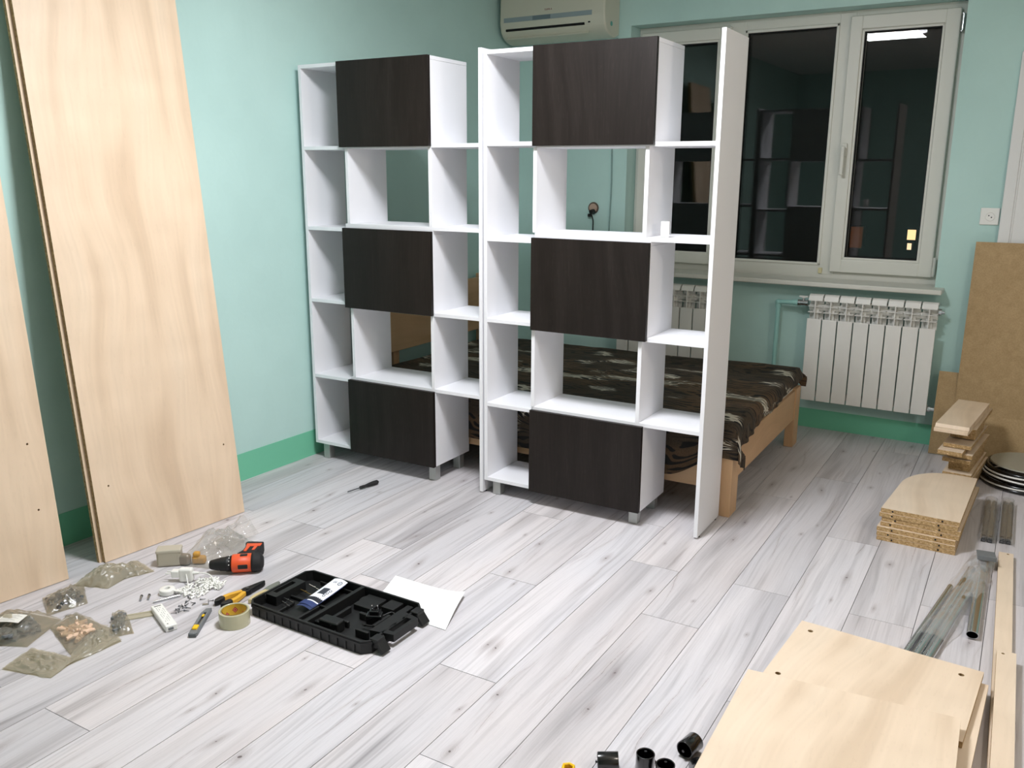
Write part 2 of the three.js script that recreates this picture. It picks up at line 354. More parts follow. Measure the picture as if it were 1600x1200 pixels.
{ // far building in the night outside, two lit windows
  const b = thing('apartment_building', 'dark apartment building outside the right window with lit windows at night', 'building', [0, 0, -14]);
  part('wall', box(16, 12, 0.4, 0.5, -1.2, -0.4), std({ color: 0x3a2d26, roughness: 0.9 }), b);
  const win = (x, y, w, h, col, e) => {
    const f = part('window', merge([box(w + 0.08, 0.04, 0.08, x, y + h / 2 + 0.02, -0.17), box(w + 0.08, 0.04, 0.08, x, y - h / 2 - 0.02, -0.17), box(0.04, h, 0.08, x - w / 2 - 0.02, y, -0.17), box(0.04, h, 0.08, x + w / 2 + 0.02, y, -0.17)]), std({ color: 0x2a2522, roughness: 0.8 }), b);
    part('window_pane', box(w, h, 0.02, x, y, -0.18), std({ color: 0x14100c, roughness: 0.7, emissive: col, emissiveIntensity: e }), f); return f;
  };
  // sight lines from the room through the pane's lower corners end here
  win(0.535, 0.25, 0.16, 0.2, 0xffd79a, 1.4); win(0.76, 0.25, 0.14, 0.2, 0xffd79a, 1.3); win(0.515, 0.02, 0.085, 0.13, 0xffdcae, 1.3);
  win(-0.5, 0.16, 0.24, 0.42, 0xb5682c, 0.1);
}

// ---------------------------------------------------------------- bookcases
function bookcase(o) {
  const t = thing('bookcase', o.label, 'bookcase', o.pos, o.phi, 'white divider bookcases with dark doors');
  const T = 0.016, D = o.D, W = o.W, H = o.H, [dl, dr] = o.door, L = o.L, Rr = o.R;
  const legT = L[4] - T;
  const b = (x0, x1, y0, y1, z0 = -D, z1 = 0) => span(x0, x1, y0, y1, z0, z1, 0.0009);
  part('side_panel', b(0, T, legT, H), M.white, t);
  part('end_panel', b(W, W + T, 0.006, H + 0.014, -D - 0.004, 0.002), M.white, t);
  for (const z of [-0.03, -D + 0.03]) part('end_panel_foot', move(cyl(0.007, 0.009, 0.007, 12), W + T / 2, 0.0035, z), M.rubber, t);
  part('shelf', b(T, dl + 0.004, H - T, H), M.white, t);
  for (let i = 0; i < 4; i++) { part('shelf', b(T, dl + 0.006 + o.dv[0] * (i % 2), L[i] - T, L[i]), M.white, t); part('shelf', b(dl + 0.006, W, Rr[i] - T, Rr[i], -D + 0.001, -0.0005), M.white, t); }
  part('shelf', b(T, dr, legT, L[4]), M.white, t);
  for (const r of [1, 3]) {
    const y0 = Rr[r], y1 = Rr[r - 1] - T;
    part('divider', b(dl + o.dv[0], dl + o.dv[0] + T, y0, y1), M.white, t);
    part('divider', b(dr + o.dv[1], dr + o.dv[1] + T, y0, y1), M.white, t);
  }
  const cab = (y0, y1, d0, d1) => {
    const c = part('cabinet', merge([b(dl + 0.004, dl + 0.004 + T, y0, y1 - T, -D, -0.001), b(dr - T, dr, y0, y1 - T, -D, -0.001), b(dl + 0.004, dr, y1 - T + 0.0006, y1, -D, -0.001), b(dl + 0.02, dr - T, y0, y0 + T, -D, -0.001), b(dl + 0.02, dr - T, y0 + T, y1 - T, -D, -D + 0.004)]), M.white, t);
    const g = span(dl, dr, d0, d1, 0.001, 0.019, 0.0007); const du = o.seed + y0 * 0.37; uvBox(g, false, du, du);
    part('door', g, M.wenge, c);
  };
  cab(Rr[0], H, Rr[0] - T + 0.006, H + 0.001);
  cab(Rr[2], Rr[1] - T, Rr[2] - 0.012, Rr[1] - T - 0.003);
  cab(L[4], Rr[3] - T, legT - 0.002, Rr[3] - 0.012);
  for (const [x, z] of [[0.042, -0.035], [dr - 0.05, -0.04], [0.042, -D + 0.035], [dr - 0.05, -D + 0.035]]) part('leg', rbox(0.038, legT - 0.001, 0.038, 0.002, x + 0.012, legT / 2, z), M.legMetal, t);
  return t;
}
bookcase({ label: 'left bookcase of white shelves with three dark wood doors, against the green wall', pos: [0.042, 0, 1.9051], phi: 0.0276, D: 0.275, W: 0.968, H: 1.861, door: [0.240, 0.732], L: [1.505, 1.142, 0.803, 0.432, 0.095], R: [1.509, 1.163, 0.790, 0.445], dv: [0.018, -0.018], seed: 0.13 });
bookcase({ label: 'right bookcase of white shelves and dark doors, its end panel by the bed foot', pos: [1.0337, 0, 1.8793], phi: 0.0258, D: 0.265, W: 0.967, H: 1.864, door: [0.236, 0.740], L: [1.512, 1.131, 0.791, 0.422, 0.081], R: [1.504, 1.158, 0.776, 0.435], dv: [-0.004, -0.036], seed: 0.57 });
{
  const c = Math.cos(0.0258), s = Math.sin(0.0258), lx = 0.775, lz = -0.05;
  single('plastic_box', rbox(0.032, 0.058, 0.03, 0.003, 0, 0.029, 0, 2), M.plasticWhite, 'tiny white plastic box standing on a shelf of the right bookcase', 'box', [1.0337 + lx * c + lz * s, 1.159, 1.8793 - lx * s + lz * c], 0.35);
}

// ---------------------------------------------------------------- radiators
function radiatorSection() {
  const l = [];
  l.push(rbox(0.0745, 0.452, 0.008, 0.003, 0, 0.226, 0.116));
  l.push(box(0.03, 0.5, 0.04, 0, 0.26, 0.07), box(0.0725, 0.12, 0.004, 0, 0.5, 0.07));
  const cap = new THREE.Shape(); cap.moveTo(0.045, 0.570); cap.quadraticCurveTo(0.085, 0.594, 0.108, 0.575); cap.lineTo(0.1195, 0.554); cap.lineTo(0.1195, 0.549); cap.lineTo(0.112, 0.549); cap.lineTo(0.1, 0.565); cap.quadraticCurveTo(0.08, 0.582, 0.045, 0.560); cap.closePath();
  const ext = (sh) => { const g = new THREE.ExtrudeGeometry(sh, { depth: 0.0725, bevelEnabled: false, curveSegments: 8 }); g.rotateY(-Math.PI / 2); g.translate(0.03625, 0, 0); return g; };
  l.push(ext(cap));
  for (const y of [0.486, 0.518, 0.549]) l.push(ext(poly([[0.1185, y + 0.003], [0.1185, y], [0.074, y - 0.006], [0.074, y + 0.003]])));   // lips over deep cells
  l.push(box(0.0045, 0.1, 0.04, 0, 0.502, 0.1));
  return merge(l);
}
function radiator(x0, label) {
  const t = thing('radiator', label, 'radiator', [x0, 0.1834, 0], 0, 'white sectional radiators under the window');
  const g = radiatorSection();
  for (let k = 0; k < 8; k++) part('radiator_section', g.clone().translate(0.04 + 0.08 * k, 0, 0), M.radiator, t);
  for (const y of [0.51, 0.03]) part('header_pipe', move(cyl(0.018, 0.018, 0.635, 16), 0.32, y, 0.07, 0, 0, Math.PI / 2), M.radiator, t);
  for (const [x, y] of [[0.646, 0.535], [0.646, 0.03]]) part('end_plug', merge([move(cyl(0.017, 0.017, 0.014, 16), x, y, 0.08, 0, 0, Math.PI / 2), move(cyl(0.009, 0.009, 0.022, 6), x + 0.01, y, 0.08, 0, 0, Math.PI / 2)]), M.chrome, t);
  for (const x of [0.12, 0.52]) part('wall_bracket', box(0.02, 0.03, 0.055, x, 0.5, 0.0275), M.radiator, t);
  return t;
}
{
  const r = radiator(1.9587, 'white eight-section radiator in plain view right of the bed, under the right window sash');
  part('ball_valve', merge([move(cyl(0.016, 0.016, 0.05, 16), -0.032, 0.528, 0.08, 0, 0, Math.PI / 2), move(cyl(0.02, 0.02, 0.014, 6), -0.052, 0.528, 0.08, 0, 0, Math.PI / 2), move(cyl(0.02, 0.02, 0.012, 6), -0.012, 0.528, 0.08, 0, 0, Math.PI / 2), move(cyl(0.007, 0.007, 0.02, 10), -0.032, 0.55, 0.08)]), M.chrome, r);
  part('valve_handle', merge([rbox(0.05, 0.01, 0.014, 0.004, -0.032, 0.563, 0.08, 2), rbox(0.016, 0.014, 0.016, 0.004, -0.032, 0.56, 0.08, 2)]), M.plasticWhite, r);
  part('drain_valve', merge([move(cyl(0.012, 0.012, 0.05, 14), 0.672, 0.03, 0.08, 0, 0, Math.PI / 2), move(cyl(0.009, 0.009, 0.04, 12), 0.68, 0.05, 0.08)]), M.chrome, r);
  radiator(0.834, 'white radiator half hidden behind the right bookcase, seen through its shelf');
  single('heating_pipe', merge([tube([[1.785, 0.0, 0.06], [1.786, 0.3, 0.06], [1.787, 0.68, 0.06]], 0.0125, 10, 12), move(new THREE.SphereGeometry(0.016, 14, 10), 1.787, 0.705, 0.066), move(cyl(0.016, 0.016, 0.03, 14), 1.787, 0.688, 0.061), tube([[1.787, 0.706, 0.066], [1.85, 0.709, 0.074], [1.905, 0.711, 0.08]], 0.0125, 8, 12), move(cyl(0.016, 0.016, 0.026, 14), 1.885, 0.711, 0.078, 0, 0, Math.PI / 2)]), M.pipePaint, 'pale green painted pipe elbow leading up to the radiator valve', 'pipe');
}

// ---------------------------------------------------------------- air conditioner and wall fittings
{
  const t = thing('air_conditioner', 'cream wall air conditioner above the right bookcase, cut by the top of the photo', 'air conditioner', [0.035, 2.155, 0]);
  const Lx = 0.70;
  const prof = new THREE.Shape(); prof.moveTo(0, 0.02); prof.lineTo(0.05, 0); prof.quadraticCurveTo(0.15, 0.0, 0.185, 0.055); prof.quadraticCurveTo(0.2, 0.09, 0.2, 0.12); prof.lineTo(0.195, 0.26); prof.quadraticCurveTo(0.19, 0.285, 0.16, 0.287); prof.lineTo(0, 0.287); prof.closePath();
  const g = new THREE.ExtrudeGeometry(prof, { depth: Lx - 0.02, bevelEnabled: true, bevelSize: 0.008, bevelThickness: 0.01, bevelSegments: 3, bevelOffset: -0.008, curveSegments: 14 }); g.rotateY(-Math.PI / 2); g.translate(Lx - 0.01, 0, 0);
  part('housing', g, M.acBody, t);
  part('stripe', rbox(0.59, 0.026, 0.004, 0.001, 0.325, 0.125, 0.2), M.acStripe, t);
  part('display', rbox(0.12, 0.022, 0.004, 0.001, 0.29, 0.125, 0.2015), std({ color: 0x6d7d82, roughness: 0.3 }), t);
  part('outlet_slot', move(box(0.53, 0.02, 0.02), 0.305, 0.072, 0.184, -0.38), std({ color: 0x0a0a0a, roughness: 0.9 }), t);
  part('louver', move(rbox(0.56, 0.034, 0.006, 0.002), 0.31, 0.03, 0.166, -0.85), M.acBody, t);
  part('receiver_eye', move(rbox(0.014, 0.01, 0.004, 0.002), 0.6, 0.077, 0.193, -0.3), M.black, t);
  part('side_badge', move(cyl(0.013, 0.013, 0.003, 20), Lx + 0.0005, 0.07, 0.11, 0, 0, Math.PI / 2), std({ color: 0x5fa79a, roughness: 0.5 }), t);
  const lt = canvasTex(256, 64, (c) => { c.fillStyle = '#d2d0bd'; c.fillRect(0, 0, 256, 64); c.fillStyle = '#7c3a33'; c.font = 'bold 44px sans-serif'; c.textAlign = 'center'; c.fillText('SUPR A', 128, 48); });
  const lg = new THREE.PlaneGeometry(0.085, 0.02); lg.translate(0.335, 0.165, 0.2005);
  part('lettering', lg, std({ map: lt, roughness: 0.5 }), t);
}
{
  const sk = (label, pos, cx) => { const t = thing('wall_socket', label, 'socket', pos); return t; };
  const t = sk('bare round socket hole in the green wall with a black plug in it', [0.598, 1.185, 0]);
  part('socket_ring', new THREE.TorusGeometry(0.03, 0.006, 10, 28).translate(0, 0, 0.003), std({ color: 0x5b5044, roughness: 0.9 }), t);
  part('socket_insert', merge([move(cyl(0.027, 0.027, 0.01, 24), 0, 0, 0.004, Math.PI / 2), box(0.05, 0.012, 0.006, 0, 0, 0.01)]), std({ color: 0xb79f8d, roughness: 0.6 }), t);
  const p = thing('power_plug', 'black plug and cable hanging from the bare wall socket', 'plug', [0.598, 1.185, 0]);
  part('plug', move(merge([move(cyl(0.012, 0.016, 0.035, 14), 0, 0, 0, Math.PI / 2), rbox(0.024, 0.02, 0.018, 0.005, -0.018, -0.022, -0.006)]), 0.004, -0.022, 0.03), M.black, p);
  part('cable', tube([[0.004, -0.03, 0.045], [0.012, -0.07, 0.03], [0.004, -0.12, 0.012], [0.006, -0.2, 0.01], [0.02, -0.45, 0.01], [0.03, -0.7, 0.01]], 0.004, 40, 8), M.black, p);
  single('conduit_cable', tube([[0.727, 2.16, 0.006], [0.72, 1.9, 0.006], [0.714, 1.524, 0.006], [0.717, 1.321, 0.006], [0.709, 1.044, 0.006], [0.706, 0.7, 0.006]], 0.0045, 40, 8), std({ color: 0x7f9d98, roughness: 0.6 }), 'thin grey cable running down the green wall from the air conditioner', 'cable');
  const d = sk('white double wall socket half behind the leaning white door leaf', [2.764, 1.196, 0]);
  part('cover_plate', rbox(0.084, 0.082, 0.009, 0.004, 0, 0, 0.0045, 2), M.plasticWhite, d);
  for (const x of [0.002, 0.075]) { if (x > 0.05) continue; part('socket_well', merge([move(new THREE.TorusGeometry(0.02, 0.0022, 8, 28), x, 0, 0.0095)]), M.plasticWhite, d); part('contact_hole', merge([move(cyl(0.003, 0.003, 0.002, 10), x - 0.006, 0.004, 0.0095, Math.PI / 2), move(cyl(0.003, 0.003, 0.002, 10), x + 0.006, -0.004, 0.0095, Math.PI / 2)]), M.black, d); }
}

// ---------------------------------------------------------------- bed
{
  const phi = 0.03, L = 1.985, w = 1.225, px = 2.05 - L * Math.cos(phi) - (w / 2) * Math.sin(phi), pz = 1.570 + L * Math.sin(phi) - (w / 2) * Math.cos(phi);
  const t = thing('bed', 'beech wood double bed behind the bookcases, its foot end towards the radiator', 'bed', [px, 0, pz], phi);
  const wood = (g, swap) => uvBox(g, swap);
  for (const z of [-1, 1]) {
    part('side_rail', wood(span(0.05, L - 0.03, 0.11, 0.30, z * (w / 2 - 0.024) - 0.011, z * (w / 2 - 0.024) + 0.011, 0.002), true), M.beechBed, t);
    part('foot_post', wood(span(L - 0.046, L, 0, 0.315, z * (w / 2 - 0.05) - 0.05, z * (w / 2 - 0.05) + 0.05, 0.003)), M.beechBed, t);
    part('head_post', wood(span(0, 0.05, 0, 0.79, z * (w / 2 - 0.03) - 0.03, z * (w / 2 - 0.03) + 0.03, 0.003)), M.beechBed, t);
  }
  part('head_post', wood(span(0.004, 0.044, 0.1, 0.75, 0.29, 0.34, 0.003)), M.beechBed, t);
  part('headboard', wood(span(0.045, 0.066, 0.458, 0.775, -w / 2, w / 2, 0.003), true), M.beechBed, t);
  part('foot_rail', wood(span(L - 0.032, L - 0.006, 0.148, 0.307, -w / 2 + 0.06, w / 2 - 0.06, 0.002), true), M.beechBed, t);
  part('slat_base', box(L - 0.12, 0.02, w - 0.06, L / 2, 0.27, 0), M.beechBed, t);
  const m = single('mattress', rbox(L - 0.1, 0.115, w - 0.03, 0.03, L / 2 + 0.03, 0.3385, 0, 3), M.sheet, 'white sheeted mattress edge showing under the tiger blanket at the bed foot', 'mattress', [px, 0, pz], phi);
  // the blanket: an unrolled sheet bent over the mattress edges
  const top = 0.402, r = 0.035, Ls = L + 0.006 - r, hw = w / 2 + 0.003 - r, dn = 0.275, df = 0.24;
  const edge = (q, lim) => { const o = q - lim; if (o < 0) return [q, 0]; const a = o / r; return a < Math.PI / 2 ? [lim + r * Math.sin(a), r * (1 - Math.cos(a))] : [lim + r, r + (o - r * Math.PI / 2)]; };
  const g = grid(170, 150, (u, v) => {
    const s0 = 0.1, s = s0 + u * (Ls + df - s0), tt = -(hw + 0.11) + v * (2 * hw + 0.11 + dn);
    const far = tt < 0;
    let [x, dx] = edge(s, Ls), [za, dz] = edge(Math.abs(tt), hw); let z = far ? -za : za;
    const q = v * (2 * hw + 0.11 + dn) - 0.11;                     // 0 at the far edge of the mattress
    const hem = 0.06 + 0.13 * sstep(0, 0.6, q) + 0.17 * sstep(0.7, 1.05, q) + 0.4 * sstep(1.1, 1.25, q) + 0.035 * Math.sin(q * 13);
    if (dx > r) dx = r + (dx - r) * hem;
    if (!far && dz > r) dz = r + (dz - r) * (1 - 0.5 * sstep(1.7, 1.95, s));
    if (dx > r * 0.5) { const f = clamp((dx - r * 0.5) / 0.1, 0, 1); x += f * (0.010 + 0.006 * Math.sin(q * 48 + 2 * Math.sin(q * 13))); }
    if (dz > r * 0.5) { const f = clamp((dz - r * 0.5) / 0.16, 0, 1); z += (far ? -1 : 1) * f * (0.004 + 0.003 * Math.sin(s * 34 + Math.sin(s * 9))); }
    let drop = Math.max(dx, dz) + 0.12 * Math.min(dx, dz);
    if (dx > 0.02 && dz > 0.02) { const k = Math.min(dx, dz); x += (far ? 0.35 : 0.2) * k; z += (far ? -0.3 : -0.25) * k; }
    const y = top - drop + 0.008 * (fbm(s * 4, tt * 4, 31, 2) - 0.5) + 0.004 * (noise(s * 14, tt * 14, 8) - 0.5) + (dx < 0.01 ? 0.012 * sstep(-hw + 0.25, -hw + 0.05, tt) * sstep(1.2, 1.8, s) : 0);
    return [x, y, z];
  }, 2.1, 1.66);
  single('blanket', g, M.tiger, 'dark brown tiger-striped plush blanket spread over the bed', 'blanket', [px, 0, pz], phi);
}

// ---------------------------------------------------------------- boards leaning on the left wall
function leaning(name, bl, br, lean, len, t, holes, mats, label, group, back = 0, shift = 0) {
  const a = new THREE.Vector3(...bl), b = new THREE.Vector3(...br), X = b.clone().sub(a), w = X.length(); X.normalize();
  const Y = new THREE.Vector3(...lean).normalize(); const Z = X.clone().cross(Y).normalize(); const Y2 = Z.clone().cross(X).normalize();
  const o = thing(name, label, 'board', [a.x, a.y, a.z], 0, group);
  o.quaternion.setFromRotationMatrix(new THREE.Matrix4().makeBasis(X, Y2, Z));
  const s = poly([[shift, 0], [w + shift, 0], [w + shift, len], [shift, len]]); for (const [hx, hy] of holes) hole(s, hx, hy, 0.0036);
  const g = new THREE.ExtrudeGeometry(s, { depth: t, bevelEnabled: false, curveSegments: 8 }); g.translate(0, 0, -t - back);
  part('panel', g, mats, o);
  for (const [hx, hy] of holes) part('dowel_hole', move(cyl(0.0036, 0.0036, 0.002, 10), hx, hy, -0.012 - back, Math.PI / 2), M.black, o);
  o.translateY(0.0); return o;
}
const peach = [M.beechPeach, M.chip];
leaning('wardrobe_board', [0.269, 0.002, 3.221], [0.308, 0.002, 2.606], [-0.1, 1, 0], 2.2, 0.016, [[0.057, 0.275], [0.56, 0.305]], peach, 'tall beech wardrobe panel with two small holes, front one of the leaning pair', 'wardrobe panels leaning on the left wall');
leaning('wardrobe_board', [0.269, 0.002, 3.221], [0.308, 0.002, 2.606], [-0.1, 1, 0], 2.2, 0.016, [], peach, 'tall beech wardrobe panel behind the front one, only its left edge showing', 'wardrobe panels leaning on the left wall', 0.019, -0.012);
leaning('wardrobe_board', [0.225, 0.002, 3.965], [0.279, 0.002, 3.368], [-0.098, 1, 0], 2.1, 0.016, [[0.54, 0.5], [0.54, 0.27]], peach, 'tall beech wardrobe panel with two small holes, cut by the left photo edge', 'wardrobe panels leaning on the left wall');

// ---------------------------------------------------------------- boards on the right
leaning('hardboard_sheet', [2.724, 0.003, 0.135], [3.64, 0.003, 0.135], [0, 1, -0.065], 1.075, 0.004, [], [M.mdf, M.mdf], 'tall brown hardboard sheet leaning on the wall below the white door leaf', 'brown hardboard sheets by the radiator');
leaning('hardboard_sheet', [2.633, 0.003, 0.165], [3.5, 0.003, 0.165], [0, 1, -0.2], 0.425, 0.004, [], [M.mdf, M.mdf], 'low brown hardboard sheet in front of the taller one, behind the slat pile', 'brown hardboard sheets by the radiator');
{
  const t = thing('door_leaf', 'white cabinet door leaf leaning against the green wall at the right photo edge', 'door', [2.812, 0.002, 0.07]);
  t.rotation.x = -0.028;
  part('leaf_panel', span(0.004, 0.616, 0.004, 1.95, -0.016, -0.004, 0.002), M.whiteGloss, t);
  part('leaf_frame', merge([span(0, 0.05, 0, 1.955, -0.016, 0.002, 0.004), span(0.57, 0.62, 0, 1.955, -0.016, 0.002, 0.004), span(0.048, 0.572, 1.905, 1.955, -0.016, 0.002, 0.004), span(0.048, 0.572, 0, 0.05, -0.016, 0.002, 0.004)]), M.whiteGloss, t);
  part('bead', merge([span(0.05, 0.058, 0.05, 1.905, -0.012, 0.0, 0.003), span(0.562, 0.57, 0.05, 1.905, -0.012, 0.0, 0.003)]), M.whiteGloss, t);
}
{ // stack of round-cornered shelf boards
  const lines = ['topmost', 'second from the top', 'third from the top', 'fourth from the top', 'fifth from the top', 'second from the bottom', 'bottom'];
  const w = 0.278, d = 0.59, r = 0.2;
  const offs = [[0, 0, 0], [-0.004, 0.004, 0.004], [0.006, 0.0, -0.01], [0.004, 0.006, 0.006], [-0.006, 0.018, 0.01], [-0.004, 0.024, 0.004], [-0.002, 0.026, 0.01]];
  for (let i = 0; i < 7; i++) {
    const s = new THREE.Shape(); s.moveTo(0, 0); s.lineTo(w, 0); s.lineTo(w, -d); s.lineTo(w - 0.1, -d); s.bezierCurveTo(0.09, -d + 0.005, 0.015, -d + 0.11, 0.012, -d + 0.24); s.closePath();
    const [ox, oz, ra] = offs[i];
    const t = thing('corner_shelf_board', 'beech shelf board with one rounded corner, ' + lines[i] + ' of the stack of seven', 'board', [2.612 + ox, 0.0178 * (6 - i) + 0.0005, 1.447 + oz], -0.02 + ra, 'stack of round-cornered shelf boards');
    const g = flat(s, 0.0168); part('panel', g, [M.beech, M.chip], t);
    for (const x of [0.045, 0.215]) part('dowel_hole', move(cyl(0.0036, 0.0036, 0.004, 10), x + rr(-0.012, 0.012), 0.0085, -0.001, Math.PI / 2), M.black, t);
  }
}
{ // pile of narrow offcuts
  const P = (label, x, y, z, w, t, l, ry, nose) => {
    const o = thing('wood_offcut', label, 'slat', [x, y, z], ry, 'pile of beech slats and offcuts');
    let g;
    if (nose) { const s = poly([[0, 0], [l, 0], [l, t], [0.03, t], [0.022, t * 0.55], [0.004, t * 0.5], [0, t * 0.4]]); g = new THREE.ExtrudeGeometry(s, { depth: w, bevelEnabled: false }); g.rotateY(Math.PI / 2); g.translate(0, 0, 0); part('slat_body', uvBox(g, false), M.beechPeach, o); }
    else part('slat_body', flat(poly([[0, 0], [w, 0], [w, -l], [0, -l]]), t), [M.beech, M.chip], o);
    return o;
  };
  P('pale beech slat with stepped nose, topmost of the slat pile', 2.708, 0.302, 0.842, 0.135, 0.030, 0.55, -0.079, true);
  P('beech slat under the topmost one of the slat pile', 2.752, 0.284, 0.72, 0.115, 0.017, 0.46, -0.07);
  P('short beech block carrying the two top slats of the pile', 2.765, 0.250, 0.70, 0.1, 0.033, 0.22, -0.082);
  P('beech slat sticking out to the front in mid pile', 2.748, 0.226, 0.79, 0.112, 0.0165, 0.42, -0.085);
  P('notched beech slat with broken chipboard front in mid pile', 2.733, 0.205, 0.845, 0.098, 0.0175, 0.44, -0.091);
  P('beech slat set back to the right below the notched one', 2.77, 0.186, 0.80, 0.098, 0.017, 0.42, -0.094);
  P('beech slat lower in the pile above the dark gap', 2.752, 0.162, 0.80, 0.112, 0.017, 0.4, -0.088);
  P('set back beech block low in the slat pile', 2.775, 0.112, 0.74, 0.088, 0.049, 0.34, -0.091);
  for (let i = 0; i < 6; i++) P('beech slat near the floor, ' + ['sixth', 'fifth', 'fourth', 'third', 'second', 'first'][i] + ' from the bottom of the slat pile', 2.75 + rr(0, 0.01), 0.0935 - i * 0.0185, 0.79 + rr(-0.01, 0.02), 0.115, 0.0178, 0.42, -0.08 + rr(-0.02, 0.02));
}
{ // coil of edging with a grey disc on top
  const cx = 3.085, cz = 0.42;
  const spec = [[0.188, 0.010, 'black'], [0.192, 0.022, 'white'], [0.186, 0.034, 'black'], [0.17, 0.043, 'black'], [0.191, 0.050, 'white'], [0.176, 0.064, 'black'], [0.184, 0.072, 'white'], [0.17, 0.084, 'black']];
  const t = thing('edging_coil', 'coil of black and white edging strip on the floor at the right photo edge', 'coil', [cx, 0, cz]);
  spec.forEach(([r, y, c], i) => {
    const pts = []; for (let k = 0; k < 20; k++) { const a = k / 20 * 6.2832; pts.push([Math.cos(a) * r * (1 + 0.02 * Math.sin(a * 2 + i)), y + 0.010 * Math.sin(a + i * 1.3) * (i > 0 ? 0.6 : 0) + (i ? 0 : 0), Math.sin(a) * r]); }
    part('strip_loop', tube(pts, c === 'white' ? 0.0042 : 0.0085, 90, 8, true), c === 'white' ? M.plasticWhite : M.blackGloss, t);
  });
  const d = thing('round_disc', 'flat grey disc lying on top of the edging coil', 'disc', [cx, 0.0965, cz]);
  part('disc_plate', move(cyl(0.16, 0.162, 0.006, 64), 0, 0.003, 0), M.mirror, d);
}
function drawerSlide(label, pos, ry) {
  const t = thing('drawer_slide_pack', label, 'drawer slides', pos, ry, 'wrapped drawer slide packs');
  const L = 0.47;
  for (const [x, y] of [[-0.011, 0.006], [0.011, 0.006], [-0.011, 0.0195], [0.011, 0.0195]]) {
    part('slide_rail', merge([box(0.018, 0.0015, L, x, y - 0.005, 0), box(0.0015, 0.011, L, x - 0.0085, y, 0), box(0.0015, 0.011, L, x + 0.0085, y, 0), box(0.01, 0.006, L - 0.01, x, y + 0.001, 0.003)]), M.steel, t);
    part('end_stop', rbox(0.012, 0.007, 0.02, 0.002, x, y + 0.001, L / 2 - 0.012), M.black, t);
  }
  part('plastic_wrap', grid(16, 50, (u, v) => { const a = (u - 0.5) * Math.PI, n = noise(u * 9, v * 22, 7) - 0.5; return [Math.sin(a) * (0.029 + 0.004 * n), 0.001 + Math.cos(a) * 0.031 + 0.004 * n * Math.cos(a), (v - 0.5) * (L + 0.05)]; }), M.film, t);
  return t;
}
drawerSlide('left pack of metal drawer slides in clear plastic beside the rounded boards', [2.972, 0, 1.04], 0.03);
drawerSlide('right pack of metal drawer slides in clear plastic by the photo edge', [3.034, 0, 1.02], 0.03);

{ // chrome wardrobe rails
  const rail = (label, a, b, rx, ry) => {
    const A = new THREE.Vector3(...a), B = new THREE.Vector3(...b), d = B.clone().sub(A), L = d.length();
    const t = thing('wardrobe_rail', label, 'rail', a, Math.atan2(d.x, d.z), 'chrome wardrobe rails on the floor');
    const o = new THREE.Shape(); o.absellipse(0, 0, rx, ry, 0, Math.PI * 2); const h = new THREE.Path(); h.absellipse(0, 0, rx - 0.0014, ry - 0.0014, 0, Math.PI * 2, true); o.holes.push(h);
    part('tube_wall', new THREE.ExtrudeGeometry(o, { depth: L, bevelEnabled: false, curveSegments: 28 }).translate(0, ry + 0.0006, 0), M.chrome, t); return t;
  };
  rail('separate oval chrome rail with its open end toward the camera, right of the wrapped ones', [3.0, 0.004, 2.13], [2.985, 0.004, 1.5], 0.0175, 0.0125);
  rail('thinnest chrome rail, left of the three running under the beech boards', [2.822, 0, 2.49], [2.905, 0, 1.79], 0.0095, 0.0095);
  rail('middle chrome rail of the three running under the beech boards', [2.852, 0, 2.48], [2.955, 0, 1.6], 0.0145, 0.0115);
  rail('right chrome rail of the three running under the beech boards', [2.885, 0, 2.48], [2.985, 0, 1.56], 0.0165, 0.0125);
  // crumpled clear sleeve round the far half of the rails
  const sleeve = (x0, z0, x1, z1, w, h, s, n = 60) => grid(26, n, (u, v) => {
    const a = (u - 0.5) * Math.PI * 1.06, q = fbm(u * 5, v * 14, s, 3) - 0.5, k = noise(u * 3, v * 5, s + 3) - 0.5, x = x0 + (x1 - x0) * v, z = z0 + (z1 - z0) * v;
    const ww = w * (0.9 + 0.5 * k), hh = h * (0.85 + 0.5 * q + 0.5 * k);
    return [x + Math.sin(a) * ww + 0.012 * q, Math.max(0.0015, Math.cos(a) * hh + 0.010 * q), z + 0.014 * q];
  });
  single('plastic_sleeve', merge([sleeve(2.895, 2.23, 2.985, 1.45, 0.052, 0.036, 40), sleeve(2.975, 1.88, 2.985, 1.5, 0.04, 0.04, 61, 40)]), phys({ color: 0xffffff, transmission: 0.9, thickness: 0, roughness: 0.22, ior: 1.5, side: THREE.DoubleSide }), 'crumpled clear plastic sleeve round the chrome rails', 'plastic wrap');
  const f = thing('metal_bracket', 'flat grey metal bracket at the far end of the chrome rails', 'bracket', [2.992, 0.036, 1.52], 0.12);
  part('bracket_plate', merge([rbox(0.062, 0.006, 0.085, 0.003, 0, 0.006, 0, 2), rbox(0.062, 0.018, 0.006, 0.002, 0, 0.012, 0.04, 2)]), M.grey, f);
}
{ // long narrow planks
  const pl = (label, x, y, z, w, l, ry, holes) => {
    const s = poly([[0, 0], [w, 0], [w, l], [0, l]]); for (const [a, b] of holes) hole(s, a, b, 0.0045);
    const t = thing('long_plank', label, 'plank', [x, y, z], ry, 'long narrow beech planks');
    const g = flat(s, 0.018); part('panel', g, [M.beech, M.chip], t);
    for (const [a, b] of holes) part('dowel_hole', move(cyl(0.0045, 0.0045, 0.002, 12), a, 0.008, b), M.black, t); return t;
  };
  pl('lower long beech plank reaching further toward the window', 3.0275, 0.001, 1.392, 0.048, 1.7, 0.043, [[0.03, 0.012]]);
  pl('upper long beech plank lying on the other one at the right edge', 3.0705, 0.0195, 2.225, 0.05, 1.3, 0.038, [[0.016, 0.018]]);
}
